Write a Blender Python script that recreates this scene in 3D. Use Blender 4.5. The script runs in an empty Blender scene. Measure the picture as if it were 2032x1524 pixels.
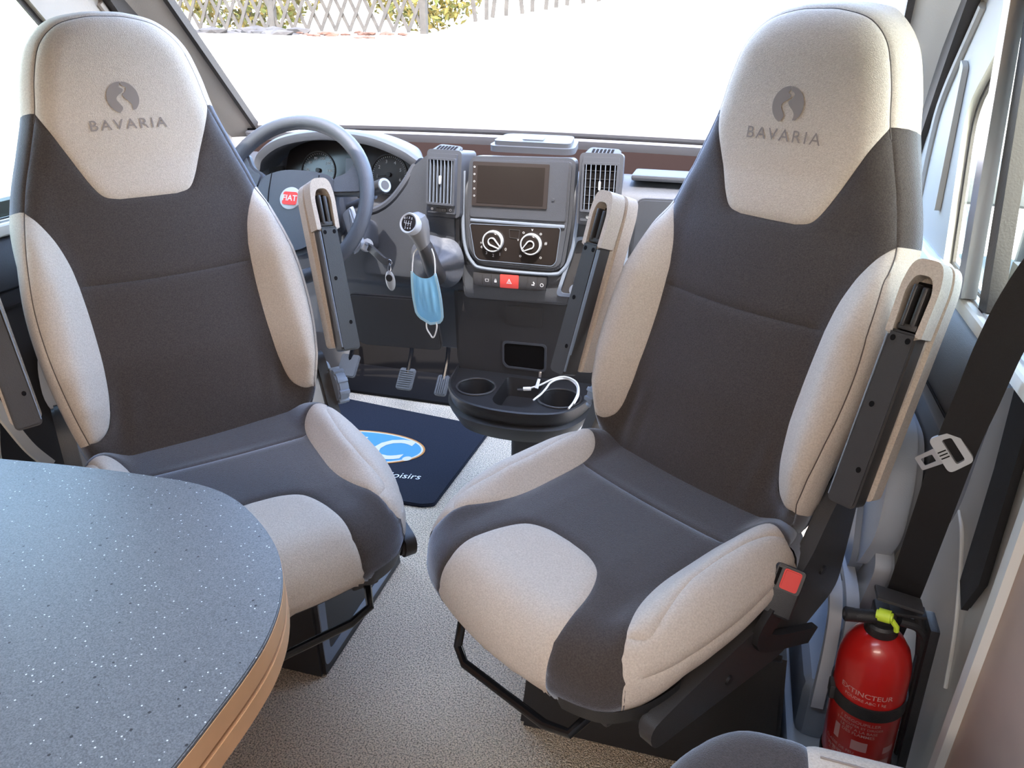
import bpy, bmesh, math, random
import numpy as np
from mathutils import Vector, Matrix, geometry
random.seed(7); np.random.seed(7)
S = bpy.context.scene; C = S.collection
R = math.radians
PI = math.pi
# ------------------------------------------------------------------ camera
cd = bpy.data.cameras.new('camera'); cam = bpy.data.objects.new('camera', cd); C.objects.link(cam)
cd.sensor_fit = 'HORIZONTAL'; cd.sensor_width = 36; cd.lens = 36*1526/2032
cd.clip_start = .02; cd.clip_end = 400
cam.location = (.49, -1.78, 1.22)
cam.rotation_euler = (Matrix.Rotation(R(15.5), 3, 'Z') @ Matrix.Rotation(R(90-25.2), 3, 'X') @ Matrix.Rotation(R(.5), 3, 'Z')).to_euler()
S.camera = cam
# ------------------------------------------------------------------ light
S.view_settings.view_transform = 'Standard'; S.view_settings.look = 'None'
S.view_settings.exposure = 0.0; S.view_settings.gamma = 1; S.view_settings.use_curve_mapping = False
w = bpy.data.worlds.new('sky'); S.world = w; w.use_nodes = True
nt = w.node_tree; bg = nt.nodes['Background']
sk = nt.nodes.new('ShaderNodeTexSky'); sk.sky_type = 'NISHITA'; sk.sun_disc = False
sk.sun_elevation = R(48); sk.sun_rotation = R(150); sk.air_density = 1.0; sk.dust_density = 2.5; sk.ozone_density = 1
nt.links.new(sk.outputs[0], bg.inputs[0]); bg.inputs[1].default_value = 2.9
sd = bpy.data.lights.new('sun', 'SUN'); sd.energy = 9; sd.angle = R(.6); sd.color = (1, .95, .86)
sun = bpy.data.objects.new('sun', sd); C.objects.link(sun)
sun.rotation_euler = Vector((-.16, .42, -1.0)).to_track_quat('-Z', 'Y').to_euler()
def area(name, loc, to, sx, sy, e, col):
    l = bpy.data.lights.new(name, 'AREA'); l.shape = 'RECTANGLE'; l.size = sx; l.size_y = sy; l.energy = e; l.color = col
    o = bpy.data.objects.new(name, l); C.objects.link(o); o.location = loc
    o.rotation_euler = (Vector(to)-Vector(loc)).to_track_quat('-Z', 'Y').to_euler()
    return o
area('cushion_fill_light', (.15, -1.76, 2.03), (.12, -1.5, .6), 1.0, .42, 16, (.66, .82, 1))  # added cool fill for the cushions, screened from the backrests
area('left_fill_light', (-.98, -3.6, 1.25), (.3, -1.2, .9), .5, .45, 1.5, (1, .80, .60))  # added weak warm fill from the unseen left side
area('rear_warm_fill', (.0, -4.3, 1.4), (0, 0, .9), 1.3, .7, 3, (1, .62, .36))  # added warm fill, stands in for bounce off the wood furniture
area('backrest_fill_light', (.25, -3.0, 2.03), (.1, -.8, .6), 1.2, .45, 38, (1, .86, .74))  # added warm fill for the lower backrests, leaves the headrests dim

# ------------------------------------------------------------------ materials
def mat(name, col, rough=.5, bump=0, bscale=200, var=0, vscale=20, metal=0, spec=.5, sheen=0, coat=0, col2=None, detail=2, tint=None):
    m = bpy.data.materials.new(name); m.use_nodes = True; n = m.node_tree.nodes; L = m.node_tree.links
    b = n['Principled BSDF']; b.inputs['Base Color'].default_value = (*col, 1); b.inputs['Roughness'].default_value = rough
    b.inputs['Metallic'].default_value = metal; b.inputs['Specular IOR Level'].default_value = spec
    b.inputs['Sheen Weight'].default_value = sheen; b.inputs['Sheen Roughness'].default_value = .4; b.inputs['Coat Weight'].default_value = coat
    if tint: b.inputs['Sheen Tint'].default_value = (*tint, 1)
    tc = n.new('ShaderNodeTexCoord')
    if bump:
        t = n.new('ShaderNodeTexNoise'); t.inputs['Scale'].default_value = bscale; t.inputs['Detail'].default_value = detail
        L.new(tc.outputs['Object'], t.inputs['Vector'])
        bp = n.new('ShaderNodeBump'); bp.inputs['Strength'].default_value = min(1, bump); bp.inputs['Distance'].default_value = .002
        L.new(t.outputs[0], bp.inputs['Height']); L.new(bp.outputs[0], b.inputs['Normal'])
    if var or col2:
        t2 = n.new('ShaderNodeTexNoise'); t2.inputs['Scale'].default_value = vscale; t2.inputs['Detail'].default_value = 4
        L.new(tc.outputs['Object'], t2.inputs['Vector'])
        rp = n.new('ShaderNodeValToRGB'); rp.color_ramp.elements[0].position = .35; rp.color_ramp.elements[1].position = .65
        c2 = col2 or tuple(min(1, c*(1+var)) for c in col); c1 = col if col2 else tuple(c*(1-var) for c in col)
        rp.color_ramp.elements[0].color = (*c1, 1); rp.color_ramp.elements[1].color = (*c2, 1)
        L.new(t2.outputs[0], rp.inputs[0]); L.new(rp.outputs[0], b.inputs['Base Color'])
    return m
def glass(name, tint=(1, 1, 1), refl=.03):
    m = bpy.data.materials.new(name); m.use_nodes = True; n = m.node_tree.nodes; L = m.node_tree.links
    n.remove(n['Principled BSDF']); t = n.new('ShaderNodeBsdfTransparent'); t.inputs[0].default_value = (*tint, 1)
    g = n.new('ShaderNodeBsdfGlossy'); g.inputs['Roughness'].default_value = .02
    x = n.new('ShaderNodeMixShader'); f = n.new('ShaderNodeValue'); f.outputs[0].default_value = refl
    L.new(f.outputs[0], x.inputs[0]); L.new(t.outputs[0], x.inputs[1]); L.new(g.outputs[0], x.inputs[2]); L.new(x.outputs[0], n['Material Output'].inputs[0])
    return m
def fabric(name, c1, c2, scale, rough=.9, sheen=.3, bump=.35, tint=(1, 1, 1)):
    """woven cloth: fine cells for the yarn, larger soft variation"""
    m = mat(name, c1, rough, sheen=sheen, spec=.2, tint=tint); n = m.node_tree.nodes; L = m.node_tree.links; b = n['Principled BSDF']
    tc = [k for k in n if k.type == 'TEX_COORD'][0]
    v = n.new('ShaderNodeTexVoronoi'); v.inputs['Scale'].default_value = scale; L.new(tc.outputs['Object'], v.inputs['Vector'])
    z = n.new('ShaderNodeTexNoise'); z.inputs['Scale'].default_value = scale*.55; z.inputs['Detail'].default_value = 3; L.new(tc.outputs['Object'], z.inputs['Vector'])
    mx = n.new('ShaderNodeMix'); mx.data_type = 'RGBA'; rp = n.new('ShaderNodeMapRange'); rp.inputs[1].default_value = .3; rp.inputs[2].default_value = .7
    L.new(z.outputs[0], rp.inputs[0]); L.new(rp.outputs[0], mx.inputs[0]); mx.inputs[6].default_value = (*c1, 1); mx.inputs[7].default_value = (*c2, 1)
    L.new(mx.outputs[2], b.inputs['Base Color'])
    bp = n.new('ShaderNodeBump'); bp.inputs['Strength'].default_value = bump; bp.inputs['Distance'].default_value = .0015; L.new(v.outputs['Distance'], bp.inputs['Height']); L.new(bp.outputs[0], b.inputs['Normal'])
    return m
M = dict(
 light=fabric('grey_beige_cloth', (.50, .42, .345), (.63, .54, .455), 700, sheen=.15),
 dark=fabric('charcoal_cloth', (.047, .036, .030), (.080, .064, .055), 900, sheen=.9, tint=(.72, .82, 1)),
 stitch=mat('embroidery', (.27, .225, .20), .8),
 plastic=mat('dash_grey_plastic', (.062, .066, .078), .45, .35, 900, spec=.6),
 plastic2=mat('lower_dash_plastic', (.040, .038, .040), .5, .3, 900, spec=.5),
 black=mat('black_plastic', (.022, .021, .022), .42, .3, 800),
 black2=mat('satin_black_plastic', (.045, .042, .042), .38, .2, 700),
 gloss=mat('gloss_dark_panel', (.022, .017, .015), .18, spec=.5),
 screen=mat('screen_glass', (.040, .032, .030), .22, spec=.5),
 steel=mat('brushed_metal', (.55, .55, .57), .3, metal=1),
 blackmetal=mat('black_enamelled_steel', (.008, .008, .009), .18, spec=.6),
 dkrecess=mat('dark_recess', (.008, .007, .007), .8, spec=.1),
 print=mat('white_print', (.62, .62, .62), .6),
 silver=mat('silver_plastic', (.45, .46, .47), .35, spec=.6),
 lightplastic=mat('pale_grey_plastic', (.42, .45, .50), .5, .15, 500),
 bluegrey=mat('blue_grey_plastic', (.20, .23, .28), .5, .15, 500),
 cream=mat('cream_trim', (.64, .60, .53), .55, .12, 400),
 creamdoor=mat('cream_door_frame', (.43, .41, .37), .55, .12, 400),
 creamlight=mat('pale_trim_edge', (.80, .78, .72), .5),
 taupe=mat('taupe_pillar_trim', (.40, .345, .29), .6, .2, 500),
 seal=mat('dark_door_seal', (.035, .028, .024), .6, .2, 300),
 wood=mat('light_wood_edge', (.72, .40, .20), .5, var=.08, vscale=14),
 red=mat('extinguisher_red', (.50, .012, .010), .28, spec=.6, coat=.3),
 redbtn=mat('red_plastic', (.72, .045, .035), .45),
 hazard=mat('hazard_red', (.70, .06, .05), .45),
 yellow=mat('yellow_green_tag', (.62, .80, .05), .45),
 webbing=mat('belt_webbing', (.016, .014, .014), .75, .5, 1500),
 white=mat('white_cable', (.80, .78, .74), .45),
 mask=mat('blue_mask_cloth', (.42, .78, .97), .85, .3, 700, sheen=.2),
 maskedge=mat('pale_mask_edge', (.45, .72, .86), .85),
 navy=fabric('navy_mat_pile', (.008, .010, .018), (.016, .019, .030), 500, sheen=.05),
 matblue=mat('mat_oval_blue', (.07, .26, .42), .85), matcream=mat('mat_cream', (.60, .56, .44), .85), matorange=mat('mat_orange', (.55, .22, .05), .85),
 pinkwall=mat('pinkish_wood_laminate', (.42, .29, .22), .5, var=.08, vscale=6),
 rubber=mat('pedal_rubber', (.10, .098, .095), .6, .3, 300),
 bush=mat('yellow_green_leaves', (.075, .09, .012), .7, var=.3, vscale=9, col2=(.15, .10, .01)),
 leaf2=mat('bright_green_leaves', (.07, .11, .01), .7, col2=(.16, .17, .03), vscale=12),
 lattice=mat('weathered_lattice_wood', (.030, .026, .021), .8, var=.2, vscale=12),
 paving=mat('pale_paving', (.62, .58, .52), .85, .4, 12, var=.15, vscale=5),
 gravel=mat('pale_gravel_ground', (.42, .40, .36), .9, .6, 25, var=.45, vscale=9),
 rock=mat('pale_stone', (.032, .030, .030), .9, .5, 20, var=.3, vscale=6),
 brickred=mat('red_brown_stone', (.07, .03, .018), .9),
 pink=mat('pink_plastic_film', (.62, .16, .18), .5),
 mirror=mat('mirror_housing_grey', (.07, .075, .08), .55, .3, 200),
 carpaint=mat('white_body_paint', (.70, .71, .70), .35),
 glass=glass('clear_glass'), glassg=glass('green_tinted_glass', (.90, .95, .90)),
)
# speckled loop carpet
def carpet():
    m = mat('speckled_beige_carpet', (.2, .17, .13), .95, spec=.1); n = m.node_tree.nodes; L = m.node_tree.links; b = n['Principled BSDF']
    tc = [k for k in n if k.type == 'TEX_COORD'][0]
    v = n.new('ShaderNodeTexVoronoi'); v.inputs['Scale'].default_value = 430; L.new(tc.outputs['Object'], v.inputs['Vector'])
    z = n.new('ShaderNodeTexNoise'); z.inputs['Scale'].default_value = 300; z.inputs['Detail'].default_value = 3; z.inputs['Roughness'].default_value = .7; L.new(tc.outputs['Object'], z.inputs['Vector'])
    r = n.new('ShaderNodeValToRGB'); e = r.color_ramp.elements; e[0].position = .34; e[0].color = (.20, .15, .105, 1); e[1].position = .56; e[1].color = (.95, .80, .62, 1)
    k = e.new(.45); k.color = (.55, .455, .34, 1)
    L.new(z.outputs[0], r.inputs[0]); L.new(r.outputs[0], b.inputs['Base Color'])
    bp = n.new('ShaderNodeBump'); bp.inputs['Strength'].default_value = .9; bp.inputs['Distance'].default_value = .004; L.new(v.outputs['Distance'], bp.inputs['Height']); bp.invert = True
    L.new(bp.outputs[0], b.inputs['Normal']); return m
M['carpet'] = carpet()
def tabletop():
    m = mat('speckled_grey_laminate', (.10, .11, .13), .38, spec=.55); n = m.node_tree.nodes; L = m.node_tree.links; b = n['Principled BSDF']
    tc = [k for k in n if k.type == 'TEX_COORD'][0]
    base = n.new('ShaderNodeTexNoise'); base.inputs['Scale'].default_value = 700; base.inputs['Detail'].default_value = 3; L.new(tc.outputs['Object'], base.inputs['Vector'])
    r = n.new('ShaderNodeValToRGB'); e = r.color_ramp.elements; e[0].position = .3; e[0].color = (.068, .074, .084, 1); e[1].position = .7; e[1].color = (.165, .175, .19, 1); L.new(base.outputs[0], r.inputs[0])
    v = n.new('ShaderNodeTexVoronoi'); v.inputs['Scale'].default_value = 170; L.new(tc.outputs['Object'], v.inputs['Vector'])
    g = n.new('ShaderNodeMath'); g.operation = 'LESS_THAN'; g.inputs[1].default_value = .13; L.new(v.outputs['Distance'], g.inputs[0])
    s = n.new('ShaderNodeSeparateColor'); L.new(v.outputs['Color'], s.inputs[0])
    h = n.new('ShaderNodeMath'); h.operation = 'GREATER_THAN'; h.inputs[1].default_value = .5; L.new(s.outputs[0], h.inputs[0])
    q = n.new('ShaderNodeMath'); q.operation = 'MULTIPLY'; L.new(g.outputs[0], q.inputs[0]); L.new(h.outputs[0], q.inputs[1])
    x = n.new('ShaderNodeMix'); x.data_type = 'RGBA'; L.new(q.outputs[0], x.inputs[0]); L.new(r.outputs[0], x.inputs[6]); x.inputs[7].default_value = (.62, .66, .72, 1)
    h2 = n.new('ShaderNodeMath'); h2.operation = 'LESS_THAN'; h2.inputs[1].default_value = .07; L.new(s.outputs[1], h2.inputs[0])
    g2 = n.new('ShaderNodeMath'); g2.operation = 'LESS_THAN'; g2.inputs[1].default_value = .22; L.new(v.outputs['Distance'], g2.inputs[0])
    q2 = n.new('ShaderNodeMath'); q2.operation = 'MULTIPLY'; L.new(g2.outputs[0], q2.inputs[0]); L.new(h2.outputs[0], q2.inputs[1])
    x2 = n.new('ShaderNodeMix'); x2.data_type = 'RGBA'; L.new(q2.outputs[0], x2.inputs[0]); L.new(x.outputs[2], x2.inputs[6]); x2.inputs[7].default_value = (.015, .015, .018, 1)
    L.new(x2.outputs[2], b.inputs['Base Color']); return m
M['table'] = tabletop()

# ------------------------------------------------------------------ helpers
def thing(name, label, cat, loc=(0, 0, 0), rotz=0, group=None):
    o = bpy.data.objects.new(name, None); C.objects.link(o); o.location = loc; o.rotation_euler = (0, 0, rotz)
    o.empty_display_size = .05; o['label'] = label; o['category'] = cat
    if group: o['group'] = group
    return o
def tag(o, label, cat, group=None):
    o['label'] = label; o['category'] = cat
    if group: o['group'] = group
    return o
def pm(p):
    if p is None: return Matrix()
    m = Matrix.Translation(p.location) @ p.rotation_euler.to_matrix().to_4x4()
    return pm(p.parent) @ m if p.parent else m
def obj(name, bm, m, parent=None, smooth=True, kind=None, label=None, local=False, ang=35):
    """link a bmesh as one mesh object; geometry is given in world coordinates unless local"""
    bmesh.ops.recalc_face_normals(bm, faces=bm.faces[:])
    me = bpy.data.meshes.new(name)
    if parent and not local: bm.transform(pm(parent).inverted())
    if smooth:
        for f in bm.faces: f.smooth = True
        for e in bm.edges:
            if len(e.link_faces) == 2 and e.calc_face_angle(0) > R(ang): e.smooth = False
    bm.to_mesh(me); bm.free()
    for k in (m if isinstance(m, (list, tuple)) else [m]): me.materials.append(M[k] if isinstance(k, str) else k)
    o = bpy.data.objects.new(name, me); C.objects.link(o)
    if parent: o.parent = parent
    if kind: o['kind'] = kind
    if label: o['label'] = label
    return o
def B(): return bmesh.new()
def merge(bm, tmp, mtx=None):
    if mtx is not None: tmp.transform(mtx)
    me = bpy.data.meshes.new('t'); tmp.to_mesh(me); tmp.free(); bm.from_mesh(me); bpy.data.meshes.remove(me); return bm
def box(bm, c, s, bev=0, seg=2, rot=None, mtx=None):
    t = B(); bmesh.ops.create_cube(t, size=1); bmesh.ops.scale(t, vec=s, verts=t.verts)
    if bev: bmesh.ops.bevel(t, geom=t.edges[:], offset=bev, segments=seg, profile=.6, affect='EDGES')
    m = Matrix.Translation(c)
    if rot is not None: m = m @ rot.to_4x4()
    return merge(bm, t, (mtx @ m) if mtx is not None else m)
def rx(a): return Matrix.Rotation(R(a), 3, 'X')
def ry(a): return Matrix.Rotation(R(a), 3, 'Y')
def rz(a): return Matrix.Rotation(R(a), 3, 'Z')
def cyl(bm, c, r, h, axis=(0, 0, 1), seg=24, bev=0, r2=None, mtx=None):
    t = B(); bmesh.ops.create_cone(t, cap_ends=True, segments=seg, radius1=r, radius2=r if r2 is None else r2, depth=h)
    if bev: bmesh.ops.bevel(t, geom=[e for e in t.edges if any(len(f.verts) > 4 for f in e.link_faces)], offset=bev, segments=2, affect='EDGES')
    m = Matrix.Translation(c) @ Vector(axis).to_track_quat('Z', 'Y').to_matrix().to_4x4()
    return merge(bm, t, (mtx @ m) if mtx is not None else m)
def smoothpath(pts, n=6, closed=False):
    P = [Vector(p) for p in pts]; out = []; N = len(P)
    rng = range(N if closed else N-1)
    for i in rng:
        a, b = P[i], P[(i+1) % N]
        p0 = P[i-1] if (closed or i > 0) else a*2-b
        p3 = P[(i+2) % N] if (closed or i+2 < N) else b*2-a
        for k in range(n):
            t = k/n
            out.append(.5*((2*a)+(b-p0)*t+(2*p0-5*a+4*b-p3)*t*t+(3*a-p0-3*b+p3)*t**3))
    if not closed: out.append(P[-1])
    return out
def tube(bm, pts, r, seg=10, closed=False, smooth=0, flat=None, cap=True):
    """round tube along points; r number or list; flat=(w,t,up) gives a ribbon section"""
    P = smoothpath(pts, smooth, closed) if smooth else [Vector(p) for p in pts]
    n = len(P); rings = []; up = None
    for i, p in enumerate(P):
        a = P[i-1] if (i or closed) else p; b = P[(i+1) % n] if (i < n-1 or closed) else p
        t = (b-a).normalized()
        if up is None:
            up = Vector((0, 0, 1)) if abs(t.z) < .9 else Vector((1, 0, 0))
        up = (up-t*up.dot(t)).normalized(); s = t.cross(up)
        rr = r[min(len(r)-1, int(i*len(r)/n))] if isinstance(r, (list, tuple)) else r
        if isinstance(r, (list, tuple)):
            f = i/(n-1)*(len(r)-1); k = min(int(f), len(r)-2); rr = r[k]+(r[k+1]-r[k])*(f-k)
        rings.append([bm.verts.new(p+(up*math.cos(2*PI*k/seg)+s*math.sin(2*PI*k/seg))*rr) for k in range(seg)])
    for i in range(n if closed else n-1):
        A, Bq = rings[i], rings[(i+1) % n]
        for k in range(seg): bm.faces.new((A[k], A[(k+1) % seg], Bq[(k+1) % seg], Bq[k]))
    if cap and not closed: bm.faces.new(rings[0]); bm.faces.new(rings[-1])
    return bm
def ribbon(bm, pts, width, thick, wdir, smooth=6):
    """flat band: centre line, width along wdir"""
    P = smoothpath(pts, smooth) if smooth else [Vector(p) for p in pts]; W = Vector(wdir).normalized(); rings = []
    for i, p in enumerate(P):
        t = (P[min(i+1, len(P)-1)]-P[max(i-1, 0)]).normalized(); wv = (W-t*W.dot(t)).normalized(); nn = t.cross(wv)
        rings.append([bm.verts.new(p+wv*a*width/2+nn*b*thick/2) for a, b in ((-1, -1), (1, -1), (1, 1), (-1, 1))])
    for a, b in zip(rings, rings[1:]):
        for k in range(4): bm.faces.new((a[k], a[(k+1) % 4], b[(k+1) % 4], b[k]))
    bm.faces.new(rings[0]); bm.faces.new(rings[-1]); return bm
def lathe(bm, prof, c=(0, 0, 0), axis=(0, 0, 1), seg=32, mtx=None):
    t = B(); rings = []
    for (r, z) in prof:
        rings.append([t.verts.new((max(r, 1e-5)*math.cos(2*PI*k/seg), max(r, 1e-5)*math.sin(2*PI*k/seg), z)) for k in range(seg)])
    for a, b in zip(rings, rings[1:]):
        for k in range(seg): t.faces.new((a[k], a[(k+1) % seg], b[(k+1) % seg], b[k]))
    bmesh.ops.remove_doubles(t, verts=t.verts[:], dist=2e-5)
    m = Matrix.Translation(c) @ Vector(axis).to_track_quat('Z', 'Y').to_matrix().to_4x4()
    return merge(bm, t, (mtx @ m) if mtx is not None else m)
def rpoly(pts, r, n=5):
    """round the corners of a 2D polygon; r number or per-corner list"""
    out = []; N = len(pts)
    for i in range(N):
        p = Vector(pts[i]); a = Vector(pts[i-1]); b = Vector(pts[(i+1) % N]); ri = r[i] if isinstance(r, (list, tuple)) else r
        if ri <= 0: out.append(tuple(p)); continue
        u = (a-p); v = (b-p); d = min(ri, u.length*.48, v.length*.48); A = p+u.normalized()*d; Bp = p+v.normalized()*d
        for k in range(n+1):
            t = k/n; out.append(tuple(A*(1-t)**2+p*2*t*(1-t)+Bp*t*t))
    return out
def prism(bm, poly, h, mtx, bev=0, z0=0):
    """2D polygon extruded from z0 to z0+h in the frame mtx"""
    t = B(); vs = [t.verts.new((x, y, z0)) for x, y in poly]; f = t.faces.new(vs)
    r = bmesh.ops.extrude_face_region(t, geom=[f]); top = [v for v in r['geom'] if isinstance(v, bmesh.types.BMVert)]
    bmesh.ops.translate(t, vec=(0, 0, h), verts=top)
    if bev:
        es = [e for e in t.edges if all(v in top for v in e.verts)]
        bmesh.ops.bevel(t, geom=es, offset=bev, segments=2, affect='EDGES')
    return merge(bm, t, mtx)
def frame(o, xdir, ydir):
    """local frame: x,y in the face, z out of it"""
    x = Vector(xdir).normalized(); y = Vector(ydir); y = (y-x*y.dot(x)).normalized(); z = x.cross(y)
    m = Matrix((x, y, z)).transposed().to_4x4(); m.translation = Vector(o); return m
def ring(bm, outer, inner, h, mtx, z0=0):
    """frame between two polygons with equal point counts"""
    t = B(); n = len(outer)
    A = [t.verts.new((*p, z0+h)) for p in outer]; Bq = [t.verts.new((*p, z0+h)) for p in inner]
    A0 = [t.verts.new((*p, z0)) for p in outer]; B0 = [t.verts.new((*p, z0)) for p in inner]
    for i in range(n):
        j = (i+1) % n
        t.faces.new((A[i], A[j], Bq[j], Bq[i])); t.faces.new((A0[i], A0[j], A[j], A[i])); t.faces.new((B0[i], Bq[i], Bq[j], B0[j])); t.faces.new((A0[i], B0[i], B0[j], A0[j]))
    return merge(bm, t, mtx)
_tc = {}
def text2d(s, size=1, shear=0, bold=0, space=1):
    k = (s, shear, bold, space)
    if k not in _tc:
        cu = bpy.data.curves.new('t', 'FONT'); cu.body = s; cu.size = 1; cu.align_x = 'CENTER'; cu.align_y = 'CENTER'; cu.shear = shear; cu.offset = bold; cu.resolution_u = 3; cu.space_character = space
        o = bpy.data.objects.new('t', cu); C.objects.link(o); dg = bpy.context.evaluated_depsgraph_get(); dg.update()
        me = o.evaluated_get(dg).to_mesh(); _tc[k] = ([(v.co.x, v.co.y) for v in me.vertices], [tuple(p.vertices) for p in me.polygons])
        o.evaluated_get(dg).to_mesh_clear(); bpy.data.objects.remove(o); bpy.data.curves.remove(cu)
    v, f = _tc[k]; return [(x*size, y*size) for x, y in v], f
def text(bm, s, size, mtx, z=.0006, at=(0, 0), rot=0, **kw):
    v, f = text2d(s, size, **kw); t = B(); c, sn = math.cos(R(rot)), math.sin(R(rot))
    vs = [t.verts.new((x*c-y*sn+at[0], x*sn+y*c+at[1], z)) for x, y in v]
    for p in f:
        try: t.faces.new([vs[i] for i in p])
        except ValueError: pass
    return merge(bm, t, mtx)
def grid(bm, fn, nu, nv, closeu=False):
    V = [[bm.verts.new(fn(i/(nu if closeu else nu-1), j/(nv-1))) for j in range(nv)] for i in range(nu)]
    for i in range(nu if closeu else nu-1):
        for j in range(nv-1):
            a = V[i]; b = V[(i+1) % nu]; bm.faces.new((a[j], b[j], b[j+1], a[j+1]))
    return bm
def interp(x, xs, ys): return float(np.interp(x, xs, ys))

# cushion skin: a flat plan wrapped over rounded edges; plan points outside the outline run down the sides
class Skin:
    def __init__(s, O, f, rf, tuck, fr):
        P = np.array(smooth2(O, 8)); s.O = P; s.f = f; s.rf = rf; s.tuck = tuck; s.fr = fr
        d = np.roll(P, -1, 0)-P; area_ = np.sum(P[:, 0]*np.roll(P[:, 1], -1)-np.roll(P[:, 0], -1)*P[:, 1])
        if area_ < 0: s.O = P = P[::-1].copy(); d = np.roll(P, -1, 0)-P
        tn = np.roll(P, -1, 0)-np.roll(P, 1, 0); s.nv = np.stack([tn[:, 1], -tn[:, 0]], 1); s.nv /= np.linalg.norm(s.nv, axis=1)[:, None]; s.d = d
    def near(s, p):
        A = s.O; D = s.d; L2 = (D**2).sum(1)
        t = np.clip(((p[:, None, :]-A[None])*D[None]).sum(2)/L2[None], 0, 1)
        q = A[None]+t[..., None]*D[None]; dd = ((p[:, None, :]-q)**2).sum(2); k = dd.argmin(1); i = np.arange(len(p))
        kk = (k+1) % len(A); tt = t[i, k][:, None]; n = s.nv[k]*(1-tt)+s.nv[kk]*tt; n /= np.linalg.norm(n, axis=1)[:, None]
        b = q[i, k]; dist = np.sqrt(dd[i, k])
        ins = ((A[None, :, 1] > p[:, None, 1]) != (np.roll(A, -1, 0)[None, :, 1] > p[:, None, 1]))
        xs = A[None, :, 0]+(p[:, None, 1]-A[None, :, 1])*D[None, :, 0]/np.where(D[None, :, 1] == 0, 1e-9, D[None, :, 1])
        inside = (ins & (p[:, None, 0] < xs)).sum(1) % 2 == 1
        return b, n, np.where(inside, -dist, dist)
    def plan(s, p):
        b, n, sd_ = s.near(p); r = s.rf(b[:, 0], b[:, 1]); a = PI*r/4
        ph = np.clip((sd_+a)/r, 0, PI/2); off = -a+r*np.sin(ph); ext = np.maximum(0, sd_-a)
        drop = r*(1-np.cos(ph))+ext; off = off+s.tuck(ext, b)
        xy = np.where((sd_ < -a)[:, None], p, b+n*off[:, None])
        base = np.where((sd_ < 0)[:, None], xy, b)
        z = s.f(base[:, 0], base[:, 1])-drop
        return np.concatenate([xy, z[:, None]], 1)
    def map(s, p, lift=0):
        p = np.asarray(p, float); e = 1e-3; q = s.plan(p); u = s.plan(p+[e, 0]); v = s.plan(p+[0, e])
        N = np.cross(u-q, v-q); ln = np.linalg.norm(N, axis=1)[:, None]; N = N/np.maximum(ln, 1e-12)
        q = q+N*(lift[:, None] if isinstance(lift, np.ndarray) else lift)
        return q @ s.fr[0].T+s.fr[1]
def smooth2(pts, n): return [(p.x, p.y) for p in smoothpath([(x, y, 0) for x, y in pts], n, True)]
def densify(poly, step):
    out = []
    for i in range(len(poly)):
        a = np.array(poly[i]); b = np.array(poly[(i+1) % len(poly)]); k = max(1, int(round(np.linalg.norm(b-a)/step)))
        for j in range(k): out.append(tuple(a+(b-a)*j/k))
    return out
def pdist(p, poly):
    A = np.array(poly); D = np.roll(A, -1, 0)-A; L2 = np.maximum((D**2).sum(1), 1e-12)
    t = np.clip(((p[:, None, :]-A[None])*D[None]).sum(2)/L2[None], 0, 1)
    return np.sqrt((((p[:, None, :]-(A[None]+t[..., None]*D[None]))**2).sum(2)).min(1))
def panel(name, poly, skin, m, parent, step=.009, groove=.0035, lam=.0045, wr=None):
    """one sewn cloth panel: polygon in the skin's plan, seams sunk at its border"""
    P = densify(poly, step*.8); A = np.array(P); x0, y0 = A.min(0); x1, y1 = A.max(0)
    gx, gy = np.meshgrid(np.arange(x0, x1, step), np.arange(y0, y1, step*.87)); gx[::2] += step/2
    g = np.stack([gx.ravel(), gy.ravel()], 1); d = pdist(g, P); g = g[d > step*.55]
    # an extra row close to the seam
    tn = np.roll(A, -1, 0)-np.roll(A, 1, 0); nn = np.stack([-tn[:, 1], tn[:, 0]], 1)/np.maximum(np.linalg.norm(tn, axis=1), 1e-9)[:, None]
    ar = np.sum(A[:, 0]*np.roll(A[:, 1], -1)-np.roll(A[:, 0], -1)*A[:, 1]); nn = nn*(1 if ar > 0 else -1)
    rowp = A+nn*.0035; rowp = rowp[pdist(rowp, P) > .0028]
    pts = [Vector(p) for p in P]+[Vector(p) for p in rowp]+[Vector(p) for p in g]
    n = len(P); v, e, f, *_ = geometry.delaunay_2d_cdt(pts, [(i, (i+1) % n) for i in range(n)], [], 0, 1e-6)
    V = np.array([(q.x, q.y) for q in v]); cen = np.array([V[list(t)].mean(0) for t in f])
    D = A; nx = np.roll(A, -1, 0)
    cr = ((D[None, :, 1] > cen[:, None, 1]) != (nx[None, :, 1] > cen[:, None, 1]))
    xs = D[None, :, 0]+(cen[:, None, 1]-D[None, :, 1])*(nx-D)[None, :, 0]/np.where((nx-D)[None, :, 1] == 0, 1e-9, (nx-D)[None, :, 1])
    inside = (cr & (cen[:, None, 0] < xs)).sum(1) % 2 == 1
    dd = pdist(V, P); lift = -groove*np.exp(-dd/lam)
    if wr is not None: lift = lift+wr(V[:, 0], V[:, 1])
    Q = skin.map(V, lift); bm = B(); vs = [bm.verts.new(q) for q in Q]
    for t, k in zip(f, inside):
        if k:
            try: bm.faces.new([vs[i] for i in t])
            except ValueError: pass
    bmesh.ops.delete(bm, geom=[x for x in bm.verts if not x.link_faces], context='VERTS')
    return obj(name, bm, m, parent, local=True, ang=180)
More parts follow.
